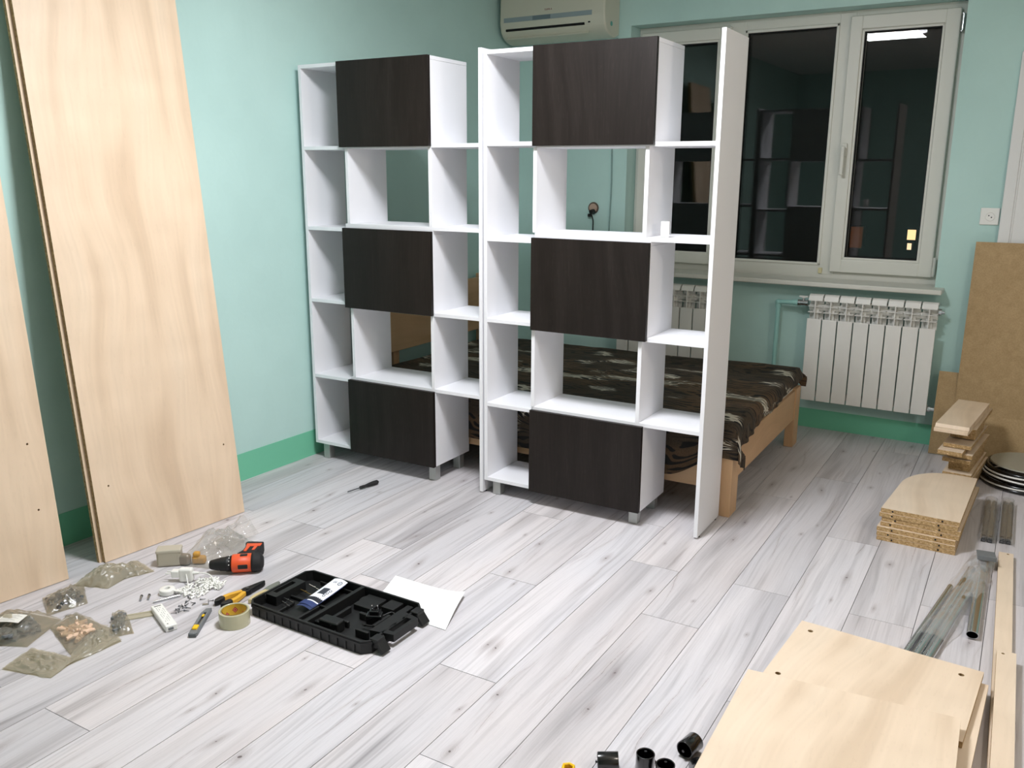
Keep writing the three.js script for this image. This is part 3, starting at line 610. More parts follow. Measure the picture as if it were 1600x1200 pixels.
{ // big boards, bottom right
  const B = (label, x, y, z, w, l, ry, holes, rz = 0, rx = 0) => {
    const s = poly([[0, 0], [w, 0], [w, l], [0, l]]); for (const [a, b] of holes) hole(s, a, b, 0.0075);
    const t = thing('cabinet_board', label, 'board', [x, y, z], ry, 'big beech boards piled at the bottom right'); t.rotation.order = 'YXZ'; t.rotation.z = rz; t.rotation.x = rx;
    const g = flat(s, 0.017); part('panel', g, [M.beech, M.chip], t);
    for (const [a, b] of holes) part('cam_hole', move(cyl(0.0075, 0.0075, 0.003, 16), a, 0.006, b), std({ color: 0x3a2a1c, roughness: 0.9 }), t); return t;
  };
  B('lowest big beech board of the bottom right pile', 2.57, 0.001, 2.46, 0.485, 0.95, 0.0, []);
  B('big beech board second from the floor in the bottom right pile', 2.565, 0.019, 2.45, 0.492, 0.95, -0.01, []);
  B('big beech board third from the floor, its edge sticking out to the right', 2.585, 0.037, 2.47, 0.48, 0.9, -0.02, []);
  B('big beech board with three visible corner holes, far half of the bottom right pile', 2.556, 0.0555, 2.425, 0.494, 0.37, -0.05, [[0.04, 0.05], [0.035, 0.33], [0.445, 0.05]]);
  B('largest plain beech board on top, nearest the camera at the bottom right', 2.503, 0.062, 2.79, 0.518, 0.66, 0.045, [], 0.045);
}
{ // furniture feet and a yellow cap at the lower frame edge
  const footG = () => { const p = [[0, 0.006], [0.010, 0.006], [0.011, 0.03], [0.0125, 0.03], [0.0135, 0.008], [0.0175, 0.008], [0.0185, 0.046], [0.0205, 0.05], [0.0225, 0.048], [0.023, 0.0], [0, 0]]; return new THREE.LatheGeometry(p.map(([a, b]) => new THREE.Vector2(a, b)), 36); };
  const foot = (label, pos, rot, knob) => {
    const t = thing('furniture_glide', label, 'furniture foot', pos, 0, 'black plastic furniture feet'); t.rotation.set(...rot);
    part('foot_cup', footG(), M.blackGloss, t); part('threaded_stud', merge([move(cyl(0.0035, 0.0035, 0.05, 10), 0, 0.03, 0)]), M.blackGloss, t);
    return t;
  };
  foot('upright black furniture foot beside a small black ball', [2.394, 0.0, 3.232], [0, 0, 0]);
  foot('upright black furniture foot, right of the other upright one', [2.449, 0.0, 3.243], [0, 0, 0]);
  foot('black furniture foot lying on its side at the left of the group', [2.338, 0.0235, 3.262], [0.15, 0.5, Math.PI / 2 - 0.02]);
  foot('black furniture foot lying open toward the camera, farthest of the group', [2.466, 0.0235, 3.090], [Math.PI / 2, 0, 0.2]);
  foot('black furniture foot lying against the big beech board', [2.505, 0.0235, 3.175], [1.5, 0.0, -0.5]);
  single('plastic_ball', new THREE.SphereGeometry(0.006, 14, 10), M.blackGloss, 'tiny black ball behind the first upright furniture foot', 'ball', [2.402, 0.006, 3.196]);
  const c = thing('plastic_bushing', 'yellow plastic cap cut off by the bottom of the photo', 'cap', [2.247, 0, 3.345], 0.3);
  part('cap_shell', move(new THREE.LatheGeometry([[0.011, 0.024], [0.013, 0.004], [0.0165, 0.0], [0.0185, 0.002], [0.017, 0.026], [0.014, 0.028], [0.011, 0.024]].map(([a, b]) => new THREE.Vector2(a, b)), 6), 0, 0, 0), M.brightYellow, c);
}

// ---------------------------------------------------------------- tool case, paper
{
  const zc = 3.058, D = 0.285, hgt = 0.042;
  // outline of one half: hinge edge at x = 0, width W towards +x, notch for the handle
  const W = 0.25, ch = 0.022, n0 = 0.075;
  const outline = (k) => poly([[k, -D / 2 + k], [W - ch, -D / 2 + k], [W - k, -D / 2 + ch], [W - k, D / 2 - ch], [W - ch, D / 2 - k], [k, D / 2 - k]]);
  const half = (parent, flip, name) => {
    const g = new THREE.Group(); g.name = name; parent.add(g); if (flip) g.rotation.y = Math.PI;
    const ring = outline(0); ring.holes.push(new THREE.Path(outline(0.007).getPoints()));
    const lip = outline(-0.003); lip.holes.push(new THREE.Path(outline(0.004).getPoints()));
    const plate = outline(0.002); if (flip) plate.holes.push(new THREE.Path(rect(0.02, 0.09, W - 0.024, 0).getPoints()));
    const list = [flat(ring, hgt), flat(plate, 0.006), flat(lip, 0.006).translate(0, hgt - 0.012, 0)];
    for (let i = 0; i < 6; i++) list.push(rbox(0.01, 0.03, 0.004, 0.001, 0.03 + i * 0.034, 0.018, D / 2 + 0.001), rbox(0.01, 0.03, 0.004, 0.001, 0.03 + i * 0.034, 0.018, -D / 2 - 0.001));
    part('shell', merge(list), M.blackRough, g);
    return g;
  };
  const t = thing('tool_case', 'open black plastic drill case lying flat on the floor', 'tool case', [1.243, 0, zc], 0.012);
  const lid = half(t, true, 'lid_half'), base = half(t, false, 'base_half');
  // handle wells: a block inside the notch with a slot through it, the grip outside
  const well = (g, sx) => {
    const s = rect(0.048, 0.135, W - 0.03, 0); const p = new THREE.Path(rect(0.018, 0.088, W - 0.024, 0).getPoints()); s.holes.push(p);
    part('handle', merge([flat(s, hgt - 0.006).translate(0, 0.003, 0), rbox(0.014, 0.022, 0.15, 0.005, W - 0.002, hgt - 0.014, 0, 2)]), M.blackRough, g);
  };
  well(lid, -1);
  part('handle', merge([flat((() => { const s = poly([[W - 0.045, -0.075], [W + 0.036, -0.06], [W + 0.036, 0.06], [W - 0.045, 0.075]]); s.holes.push(new THREE.Path([[W + 0.002, -0.045], [W + 0.002, 0.045], [W + 0.022, 0.045], [W + 0.022, -0.045]].map(([a, b]) => new THREE.Vector2(a, b)))); return s; })(), 0.024).translate(0, 0.018, 0)]), M.blackRough, base);
  for (const z of [-0.095, 0.1]) part('latch', merge([rbox(0.03, 0.014, 0.036, 0.003, W + 0.006, hgt - 0.003, z, 2), move(rbox(0.042, 0.01, 0.038, 0.003), W + 0.026, hgt - 0.02, z, 0, 0, -0.9), rbox(0.012, 0.016, 0.03, 0.002, W + 0.01, hgt - 0.018, z)]), M.blackRough, base);
  part('hinge', merge([-0.1, 0.02, 0.11].map((z) => move(cyl(0.006, 0.006, 0.05, 12), 0, hgt - 0.008, z, Math.PI / 2))), M.blackRough, t);
  // moulded pockets
  const rib = (x0, x1, z0, z1, h) => rbox(x1 - x0, h, z1 - z0, 0.003, (x0 + x1) / 2, 0.006 + h / 2, (z0 + z1) / 2, 2);
  part('moulded_tray', merge([rib(0.03, 0.105, -0.13, -0.05, 0.02), rib(0.125, 0.175, -0.13, -0.075, 0.026), rib(0.19, 0.215, -0.13, -0.06, 0.024), rib(0.09, 0.17, -0.02, -0.008, 0.024), rib(0.03, 0.042, -0.03, 0.05, 0.022), rib(0.03, 0.1, 0.045, 0.055, 0.022), rib(0.15, 0.2, 0.07, 0.08, 0.026), rib(0.175, 0.187, -0.05, 0.03, 0.024),
    move(new THREE.TorusGeometry(0.035, 0.004, 8, 30, Math.PI), 0.06, 0.02, -0.1, Math.PI / 2, 0, 1)]), M.blackRough, base);
  part('moulded_tray', merge([rib(0.03, 0.2, -0.005, 0.004, 0.012), rib(0.06, 0.07, -0.12, -0.01, 0.014), rib(0.1, 0.108, 0.01, 0.12, 0.014), rib(0.03, 0.18, 0.118, 0.124, 0.016), rib(0.15, 0.156, -0.12, -0.03, 0.012)]), M.blackRough, lid);
  const bt = thing('drill_battery', 'black battery pack with screws lying at the front left of the case base', 'battery', [1.305, 0.0065, 3.142], 0.06);
  part('battery_body', merge([rbox(0.075, 0.036, 0.04, 0.006, 0, 0.018, 0, 2), rbox(0.05, 0.014, 0.034, 0.004, -0.045, 0.016, 0, 2)]), M.black, bt);
  for (const x of [0.012, 0.03]) part('contact_screw', move(cyl(0.0025, 0.0025, 0.002, 10), x, 0.026 - (x > 0.02 ? 0.012 : 0), 0.0205, Math.PI / 2), M.chrome, bt);
  const ch2 = thing('battery_charger', 'glossy black charger with coiled cord inside the case base', 'charger', [1.395, 0.0075, 3.045], 0.5);
  part('charger_body', merge([rbox(0.05, 0.03, 0.034, 0.004, 0, 0.02, 0, 2), rbox(0.03, 0.012, 0.02, 0.003, 0, 0.041, 0, 2)]), M.blackGloss, ch2);
  part('plug_pin', merge([move(cyl(0.0022, 0.0022, 0.02, 8), -0.009, 0.05, -0.012, 0.5), move(cyl(0.0022, 0.0022, 0.02, 8), 0.009, 0.05, -0.012, 0.5)]), M.chrome, ch2);
  part('cord', tube([[0.02, 0.02, -0.01], [0.05, 0.024, -0.03], [0.07, 0.018, 0.0], [0.04, 0.012, 0.04], [0.0, 0.016, 0.045], [-0.03, 0.012, 0.03], [-0.02, 0.02, 0.05]], 0.003, 60, 8), M.black, ch2);
  const bit = (label, x, y, z, ry, l, m) => { const o = thing('drill_bit', label, 'drill bit', [x, y, z], ry, 'drill bits in the case lid'); part('shank', merge([move(cyl(0.0022, 0.0022, l * 0.45, 10), -l * 0.27, 0.0025, 0, 0, 0, Math.PI / 2), move(cyl(0.0035, 0.0035, l * 0.12, 6), 0, 0.0035, 0, 0, 0, Math.PI / 2)]), m, o); part('flute', move(cyl(0.0016, 0.0019, l * 0.5, 10), l * 0.28, 0.0025, 0, 0, 0, Math.PI / 2), m, o); };
  bit('bright steel drill bit in the lid beside the leaflet', 1.085, 0.021, 2.988, -0.2, 0.07, M.chrome);
  bit('dull brass coloured drill bit in the lid, nearer the camera than the bright one', 1.082, 0.021, 3.028, -0.15, 0.06, std({ color: 0x8a7a52, metalness: 1, roughness: 0.45 }));
  bit('dark steel drill bit in the front half of the lid', 1.075, 0.021, 3.1, -0.1, 0.05, M.darkSteel);
  bit('dark steel screw bit at the front of the lid, next to another dark bit', 1.085, 0.021, 3.122, -0.25, 0.045, M.darkSteel);
  const lf = canvasTex(256, 512, (c) => {
    c.fillStyle = '#e9ecf4'; c.fillRect(0, 0, 256, 512);
    c.strokeStyle = '#3b3f48'; c.lineWidth = 9; c.beginPath(); c.arc(190, 66, 26, 0, 7); c.stroke(); c.lineWidth = 5; c.beginPath(); c.moveTo(172, 66); c.lineTo(208, 66); c.moveTo(190, 48); c.lineTo(190, 84); c.stroke();
    c.save(); c.translate(100, 62); c.rotate(Math.PI); c.fillStyle = '#4a4e57'; c.font = 'bold 44px sans-serif'; c.textAlign = 'center'; c.fillText('PIT', 0, 14); c.restore();
    c.fillStyle = '#2a2e37'; c.save(); c.translate(118, 250); c.rotate(-0.06); c.fillRect(-62, -62, 118, 110); c.fillStyle = '#454a55'; for (let i = 0; i < 5; i++) c.fillRect(-54, -52 + i * 20, 100, 5); c.restore();
    c.lineWidth = 8; c.strokeStyle = '#23262e'; for (let i = 0; i < 3; i++) { c.beginPath(); c.arc(204 - i * 6, 214 + i * 44, 15, 0, 7); c.stroke(); }
    c.fillStyle = '#0d1220'; c.beginPath(); c.moveTo(0, 372); for (let i = 0; i <= 8; i++) c.quadraticCurveTo(16 + i * 32, 346, 32 + i * 32, 372); c.lineTo(256, 512); c.lineTo(0, 512); c.fill();
    c.fillStyle = '#27386b'; c.fillRect(0, 430, 256, 82); c.fillStyle = '#e9ecf4'; c.fillRect(60, 424, 196, 16);
  });
  const lg = grid(8, 16, (u, v) => [-0.03 + 0.06 * u, 0.004 + 0.016 * Math.pow(1 - v, 1.5) + 0.006 * Math.sin(u * 3.14), -0.085 + 0.17 * v]);
  { const a = lg.attributes.uv; for (let i = 0; i < a.count; i++) a.setY(i, 1 - a.getY(i)); }
  const L1 = thing('instruction_leaflet', 'folded white instruction leaflet with blue foot, propped in the case lid', 'leaflet', [1.147, 0.0205, 3.012], 0.0);
  part('front_page', lg, std({ map: lf, roughness: 0.6, side: THREE.DoubleSide }), L1);
  part('inner_page', lg.clone().translate(0.002, -0.0025, 0.012), std({ color: 0x24345f, roughness: 0.6, side: THREE.DoubleSide }), L1);
  // sheet of paper
  const pg = grid(24, 18, (u, v) => {
    const ax = 1.225 + 0.30 * u, az = 2.735, bx = 1.3 + 0.30 * u, bz = 2.95; let x = ax + (bx - ax) * v, z = az + (bz - az) * v;
    const lift = Math.pow(u, 4) * (0.5 + 0.5 * Math.sin(v * 4.2)) * 0.016 + Math.pow(u * (1 - v), 6) * 0.012; return [x, 0.0012 + lift, z];
  });
  single('paper_sheet', pg, M.paper, 'blank white sheet of paper lying behind the open tool case', 'paper');
}

// ---------------------------------------------------------------- small tools on the floor, left
{ // screwdriver: lathed along +x from the tip
  const t = thing('screwdriver', 'black screwdriver lying alone in front of the left bookcase', 'screwdriver', [0.53, 0.0115, 2.215], 1.42);
  part('shaft', move(cyl(0.0025, 0.0025, 0.075, 10), 0.037, 0, 0, 0, 0, Math.PI / 2), M.darkSteel, t);
  const g = new THREE.LatheGeometry([[0.0, 0.07], [0.007, 0.07], [0.0075, 0.09], [0.0065, 0.1], [0.0095, 0.125], [0.0112, 0.15], [0.0105, 0.168], [0.006, 0.176], [0, 0.177]].map(([a, b]) => new THREE.Vector2(a, b)), 8); g.rotateZ(-Math.PI / 2);
  part('grip', g, M.rubber, t);
}
{ // cordless drill lying on its side: barrel along +x, handle along -z
  const t = thing('cordless_drill', 'orange and black cordless drill lying on its side', 'drill', [0.658, 0, 3.074], 0.72);
  const lath = (pts) => { const g = new THREE.LatheGeometry(pts.map(([a, b]) => new THREE.Vector2(a, b)), 28); g.rotateZ(-Math.PI / 2); g.translate(0, 0.033, 0); return g; };
  part('chuck', lath([[0, 0], [0.012, 0], [0.0165, 0.006], [0.019, 0.018], [0.022, 0.03], [0.0215, 0.034], [0.024, 0.037], [0.0255, 0.056], [0.027, 0.058], [0.028, 0.078], [0, 0.08]]), M.blackRough, t);
  const cx = [[0, 0.078], [0.030, 0.078], [0.032, 0.082], [0.0325, 0.1], [0.0325, 0.15], [0, 0.152]];
  const motor = lath(cx); motor.scale(1, 1, 1.08); part('motor_housing', motor, M.orange, t);
  part('rear_cap', (() => { const g = lath([[0, 0.148], [0.0335, 0.146], [0.034, 0.155], [0.031, 0.176], [0.018, 0.186], [0, 0.187]]); g.scale(1, 1, 1.08); return g; })(), M.rubber, t);
  part('torque_mark', merge([0, 1, 2, 3].map((i) => move(rbox(0.003, 0.002, 0.006, 0.0005), 0.07, 0.033 + 0.027 * Math.cos(0.5 * i - 0.2), 0.0275 * Math.sin(0.5 * i - 0.2) + 0.001))), M.plasticWhite, t);
  // grip: an oval prism sloping back from the motor
  const hs = poly([[0.098, -0.02], [0.15, -0.02], [0.158, -0.05], [0.168, -0.085], [0.174, -0.115], [0.168, -0.128], [0.12, -0.136], [0.112, -0.128], [0.112, -0.1], [0.106, -0.07], [0.09, -0.045]]);
  const hg = new THREE.ExtrudeGeometry(hs, { depth: 0.026, bevelEnabled: true, bevelSize: 0.007, bevelThickness: 0.008, bevelSegments: 3, bevelOffset: -0.006 }); hg.rotateX(Math.PI / 2); hg.translate(0, 0.046, 0);
  part('grip', hg, M.rubber, t);
  // orange flashes on the grip and a black vent on the motor, each a raised slab
  const slab = (pts, y, h = 0.002) => new THREE.ExtrudeGeometry(poly(pts), { depth: h, bevelEnabled: true, bevelSize: 0.001, bevelThickness: 0.0008, bevelSegments: 1 }).rotateX(Math.PI / 2).translate(0, y + h, 0);
  part('grip_trim', merge([slab([[0.116, -0.095], [0.164, -0.092], [0.169, -0.112], [0.117, -0.118]], 0.0535), slab([[0.118, -0.095], [0.112, -0.055], [0.12, -0.052], [0.129, -0.095]], 0.0535), slab([[0.146, -0.094], [0.14, -0.06], [0.148, -0.06], [0.156, -0.094]], 0.0535)]), M.orange, t);
  part('vent', merge([rbox(0.034, 0.016, 0.006, 0.003, 0.118, 0.033, 0.0345, 2), rbox(0.026, 0.006, 0.016, 0.003, 0.12, 0.064, 0.004, 2)]), M.black, t);
  part('trigger', rbox(0.014, 0.018, 0.028, 0.005, 0.098, 0.033, -0.052, 2), M.black, t);
  part('base_cap', (() => { const g = new THREE.ExtrudeGeometry(poly([[0.112, -0.118], [0.172, -0.112], [0.172, -0.135], [0.118, -0.146], [0.11, -0.138]]), { depth: 0.03, bevelEnabled: true, bevelSize: 0.006, bevelThickness: 0.006, bevelSegments: 3, bevelOffset: -0.004 }); g.rotateX(Math.PI / 2); g.translate(0, 0.047, 0); return g; })(), M.rubber, t);
}
{ // pliers: along +x from handle ends to jaw tip
  const ext = (pts, t, y) => { const g = new THREE.ExtrudeGeometry(new THREE.Shape(new THREE.SplineCurve(pts.map(([a, b]) => new THREE.Vector2(a, b))).getPoints(40)), { depth: t, bevelEnabled: true, bevelSize: 0.0022, bevelThickness: 0.003, bevelSegments: 2 }); g.rotateX(Math.PI / 2); g.translate(0, y + t, 0); return g; };
  const t = thing('combination_pliers', 'combination pliers with yellow and black handles and dark jaws', 'pliers', [0.885, 0.004, 3.222], 1.53);
  const h1 = [[0.0, 0.016], [0.01, 0.0245], [0.05, 0.026], [0.09, 0.013], [0.105, 0.006], [0.104, 0.0], [0.088, 0.004], [0.05, 0.015], [0.012, 0.012], [0.0, 0.016]];
  part('handle', ext(h1.map(([a, b]) => [a, -b]), 0.01, 0.002), M.yellow, t); part('handle', ext(h1, 0.01, 0.002), M.yellow, t);
  for (const s of [1, -1]) part('handle_tip', ext([[-0.006, 0.016 * s], [0.004, 0.0255 * s], [0.028, 0.0275 * s], [0.028, 0.012 * s], [0.006, 0.011 * s], [-0.006, 0.016 * s]], 0.0115, 0.0015), M.black, t);
  for (const [x, s] of [[0.05, 1], [0.066, 1]]) part('grip_ring', move(rbox(0.007, 0.0145, 0.014, 0.002), x, 0.0075, 0.0205 - (x - 0.05) * 0.3, 0, 0.25), M.black, t);
  part('jaw', ext([[0.098, -0.012], [0.112, -0.0145], [0.125, -0.011], [0.178, -0.0045], [0.18, 0.0035], [0.125, 0.011], [0.112, 0.0145], [0.098, 0.012], [0.094, 0.0]], 0.011, 0.0015), std({ color: 0x232425, metalness: 0.6, roughness: 0.45 }), t);
  part('pivot', move(cyl(0.0055, 0.0055, 0.003, 18), 0.113, 0.0165, 0), M.darkSteel, t);
  const s = thing('metal_snips', 'worn grey cutting snips half under the tool case rim', 'snips', [0.962, 0.004, 3.155], 1.76);
  part('blade', ext([[0.07, -0.009], [0.1, -0.014], [0.14, -0.006], [0.148, 0.002], [0.12, 0.014], [0.085, 0.012], [0.07, 0.006]], 0.007, 0.002), std({ color: 0x8d8f86, metalness: 0.7, roughness: 0.55 }), s);
  part('handle', ext([[0, -0.012], [0.03, -0.017], [0.075, -0.008], [0.075, -0.002], [0.03, -0.009], [0.004, -0.006]], 0.008, 0.002), std({ color: 0xc9b98a, roughness: 0.6 }), s);
  part('handle', ext([[0, 0.012], [0.03, 0.017], [0.075, 0.008], [0.075, 0.002], [0.03, 0.009], [0.004, 0.006]], 0.008, 0.002), std({ color: 0xc9b98a, roughness: 0.6 }), s);
}
{ // packing tape
  const core = canvasTex(512, 96, (c) => { c.fillStyle = '#d9b63c'; c.fillRect(0, 0, 512, 96); c.fillStyle = '#b4453c'; for (let i = 0; i < 8; i++) { c.save(); c.translate(32 + i * 64, i % 2 ? 60 : 38); c.rotate(0.78); c.fillRect(-15, -15, 30, 30); c.strokeStyle = '#d99'; c.lineWidth = 3; c.strokeRect(-8, -8, 16, 16); c.restore(); } });
  const t = thing('packing_tape', 'roll of clear packing tape with a yellow and red printed core', 'tape roll', [1.012, 0, 3.27], 0.4);
  const R0 = 0.0385, R1 = 0.0475, H = 0.048;
  const pts = [[R0, 0], [R1 - 0.001, 0], [R1, 0.001], [R1, H - 0.001], [R1 - 0.001, H], [R0, H], [R0, 0]].map(([a, b]) => new THREE.Vector2(a, b));
  part('tape_winding', new THREE.LatheGeometry(pts, 64), phys({ color: 0xd9d5b2, roughness: 0.25, clearcoat: 0.5, transmission: 0.25, thickness: 0 }), t);
  part('tape_core', merge([move(cyl(R0 - 0.0003, R0 - 0.0003, H - 0.001, 64, true), 0, H / 2, 0), move(cyl(R0 - 0.003, R0 - 0.003, H - 0.001, 64, true), 0, H / 2, 0)]), std({ map: core, roughness: 0.6, side: THREE.DoubleSide }), t);
}
{ // utility knife, blade end far
  const t = thing('utility_knife', 'grey utility knife with yellow slider in front of the screws', 'knife', [0.9235, 0, 3.331], 2.165);
  const s = poly([[-0.082, -0.012], [0.05, -0.014], [0.078, -0.006], [0.082, 0.012], [-0.074, 0.014], [-0.084, 0.004]]); const sl = new THREE.Path([[-0.045, -0.0035], [-0.045, 0.0035], [0.052, 0.0035], [0.052, -0.0035]].map(([a, b]) => new THREE.Vector2(a, b))); s.holes.push(sl);
  part('handle', flat(s, 0.014, 0.002), M.grey, t);
  part('slider_track', box(0.1, 0.008, 0.008, 0.003, 0.005, 0), M.darkSteel, t);
  part('slider', rbox(0.026, 0.008, 0.017, 0.004, -0.048, 0.0155, 0, 2), M.brightYellow, t);
  part('slider', rbox(0.014, 0.004, 0.008, 0.002, 0.03, 0.0135, 0, 2), M.brightYellow, t);
  part('end_cap', rbox(0.012, 0.012, 0.024, 0.003, -0.08, 0.0065, 0.001, 2), std({ color: 0x55595b, roughness: 0.5 }), t);
}
{ // white LED driver
  const lab = canvasTex(512, 128, (c) => { c.fillStyle = '#eeefe9'; c.fillRect(0, 0, 512, 128); c.fillStyle = '#777'; for (let i = 0; i < 9; i++) for (let j = 0; j < 4; j++) if ((i * 7 + j * 5) % 4) c.fillRect(60 + i * 42, 22 + j * 23, 16 + ((i * 13 + j * 29) % 18), 5); c.fillRect(14, 20, 22, 86); c.fillStyle = '#111'; c.beginPath(); c.arc(478, 92, 9, 0, 7); c.fill(); });
  const t = thing('power_adapter', 'flat white power adapter box with fine print on its label', 'adapter', [0.808, 0, 3.378], -0.37);
  part('adapter_case', rbox(0.165, 0.02, 0.036, 0.003, 0, 0.0105, 0, 2), M.plasticWhite, t);
  const g = new THREE.PlaneGeometry(0.155, 0.032); g.rotateX(-Math.PI / 2); g.translate(0, 0.0209, 0); part('label_print', g, std({ map: lab, roughness: 0.5 }), t);
  part('connector', rbox(0.004, 0.008, 0.016, 0.001, 0.083, 0.01, 0.002), M.grey, t);
}
{ // charger with a cable
  const t = thing('phone_charger', 'white plug charger with a looped white cable in front of the drill', 'charger', [0.640, 0, 3.158], 0.55);
  part('charger_body', rbox(0.048, 0.05, 0.026, 0.008, 0, 0.026, 0, 3), M.plasticWhite, t);
  part('plug_neck', rbox(0.03, 0.026, 0.024, 0.005, -0.036, 0.03, 0, 2), M.plasticWhite, t);
  part('plug_pin', merge([move(cyl(0.0024, 0.0024, 0.02, 10), -0.06, 0.033, -0.008, 0, 0, Math.PI / 2), move(cyl(0.0024, 0.0024, 0.02, 10), -0.06, 0.033, 0.008, 0, 0, Math.PI / 2)]), M.plasticWhite, t);
  part('cable', tube([[0.022, 0.032, 0], [0.05, 0.033, 0.0], [0.085, 0.028, 0.008], [0.105, 0.012, 0.035], [0.09, 0.004, 0.066], [0.055, 0.003, 0.075], [0.03, 0.003, 0.06], [0.016, 0.012, 0.034], [0.008, 0.024, 0.02], [0.004, 0.034, 0.014]], 0.0022, 80, 8), M.plasticWhite, t);
  part('cable_boot', move(cyl(0.004, 0.006, 0.02, 12), 0.034, 0.032, 0, 0, 0, -Math.PI / 2), M.plasticWhite, t);
  const s = thing('cable_spool', 'small white round spool beside the charger', 'spool', [0.660, 0, 3.253], 0.3);
  const g = new THREE.LatheGeometry([[0.008, 0.004], [0.008, 0.02], [0.012, 0.021], [0.024, 0.019], [0.026, 0.016], [0.0265, 0.004], [0.025, 0.001], [0.008, 0.001]].map(([a, b]) => new THREE.Vector2(a, b)), 36);
  part('spool_body', g, M.plasticWhite, s); part('tab', rbox(0.03, 0.006, 0.012, 0.002, 0.036, 0.012, -0.004, 2), M.plasticWhite, s);
}
{ // white shelf pegs: a heap nobody could count
  const gs = []; const one = () => merge([move(cyl(0.003, 0.003, 0.012, 8), 0, 0, 0), move(cyl(0.005, 0.005, 0.003, 10), 0, 0.006, 0)]);
  for (let i = 0; i < 150; i++) {
    const k = rnd(), main = k < 0.62; const x = main ? 0.735 + (rnd() + rnd() - 1) * 0.06 : 0.725 + (rnd() - 0.5) * 0.1, z = main ? 3.135 + (rnd() + rnd() - 1) * 0.045 : 3.2 + (rnd() - 0.5) * 0.07;
    gs.push(move(one(), x, 0.0045 + (main ? rnd() * 0.008 : 0), z, rr(1.1, 2), rr(0, 6), rr(-0.4, 0.4)));
  }
  const m = single('shelf_pegs', merge(gs), M.plasticWhite, 'heap of small white plastic shelf pegs between charger and pliers', 'pegs'); m.userData.kind = 'stuff';
}
{ // loose screws
  const S = thing('wood_screw', 'short grey screw lying among the loose screws by the white adapter', 'screw', [0.78, 0.0035, 3.29], 0.4, 'loose short screws by the white adapter');
  part('screw_shank', move(cyl(0.0016, 0.0008, 0.016, 8), 0, 0, 0, 0, 0, Math.PI / 2), M.darkSteel, S); part('screw_head', move(cyl(0.0034, 0.0018, 0.003, 12), -0.009, 0, 0, 0, 0, Math.PI / 2), M.darkSteel, S);
  const pts = [[0.785, 3.305], [0.79, 3.318], [0.776, 3.285], [0.80, 3.29], [0.772, 3.268], [0.806, 3.312], [0.797, 3.335], [0.768, 3.255], [0.785, 3.272], [0.79, 3.255], [0.81, 3.285], [0.802, 3.262], [0.755, 3.24], [0.80, 3.22], [0.83, 3.215], [0.82, 3.3]];
  for (const [x, z] of pts) copyOf(S, null, [x, 0.0035, z], rr(0, 6));
  const big = (label, x, z, ry) => { const t = thing('steel_bolt', label, 'bolt', [x, 0.0045, z], ry, 'pair of steel bolts'); part('bolt_shank', move(cyl(0.0036, 0.0036, 0.03, 12), 0, 0, 0, 0, 0, Math.PI / 2), M.steel, t); part('bolt_head', move(cyl(0.0048, 0.0048, 0.006, 6), -0.016, 0, 0, 0, 0, Math.PI / 2), M.darkSteel, t); };
  big('left one of two short steel bolts on bare floor', 0.622, 3.328, -0.75); big('right one of two short steel bolts on bare floor', 0.638, 3.31, -0.75);
  const r = thing('steel_pin', 'long thin steel pin behind the white adapter', 'pin', [0.697, 0.0045, 3.283], 1.15);
  part('pin_rod', move(cyl(0.004, 0.004, 0.085, 14), 0, 0, 0, 0, 0, Math.PI / 2), M.chrome, r);
  const b = single('white_bracket', merge([rbox(0.02, 0.002, 0.012, 0.0006, 0, 0.001, 0), rbox(0.002, 0.016, 0.012, 0.0006, 0.01, 0.008, 0)]), M.steel, 'small white metal angle bracket between screws and pliers', 'bracket', [0.832, 0, 3.237], 0.8);
}
{ // clear ruler-like strip
  const t = single('clear_strip', merge([rbox(0.1, 0.004, 0.03, 0.001, 0, 0.003, 0, 2), rbox(0.1, 0.003, 0.006, 0.001, 0, 0.006, -0.012)]), phys({ color: 0xe6e2cf, transmission: 0.6, roughness: 0.12, thickness: 0 }), 'clear plastic strip lying between the grey bag and the adapter', 'strip', [0.722, 0, 3.40], 0.95);
}

// ---------------------------------------------------------------- bags of hardware
function pillow(c, h, s, n = 46, crumple = 1) {         // c: four plan corners (x, z), in order round the bag
  const P = (u, v) => [0, 1].map((k) => (c[0][k] * (1 - u) + c[1][k] * u) * (1 - v) + (c[3][k] * (1 - u) + c[2][k] * u) * v);
  const top = grid(n, n, (u, v) => {
    const [x, z] = P(u, v), e = Math.pow(Math.max(0, Math.sin(Math.PI * u) * Math.sin(Math.PI * v)), 0.6);
    const f = fbm(u * 4, v * 4, s, 3), k = Math.abs(noise(u * 9 + 3 * f, v * 9, s + 5) - 0.5) * 2;
    const wob = 0.008 * (noise(u * 6, v * 6, s + 9) - 0.5);
    return [x + wob, 0.002 + h * e * (0.35 + 0.9 * f) + crumple * e * 0.012 * (0.5 - k) + 0.004 * (1 - e) * noise(u * 12, v * 12, s + 2), z + wob];
  });
  const p = top.attributes.position; for (let i = 0; i < p.count; i++) if (p.getY(i) < 0.0012) p.setY(i, 0.0012); top.computeVertexNormals();
  const bot = grid(8, 8, (u, v) => { const [x, z] = P(u, v); return [x, 0.0008, z]; });
  return merge([top, bot]);
}
function bag(label, c, h, s, mat, cat = 'bag', extra) {
  const cx = (c[0][0] + c[2][0]) / 2, cz = (c[0][1] + c[2][1]) / 2;
  const t = thing('plastic_bag', label, cat, [cx, 0, cz], 0, 'plastic bags of fittings at the left');
  part('bag_film', pillow(c.map(([x, z]) => [x - cx, z - cz]), h, s), mat, t);
  if (extra) extra(t); return t;
}
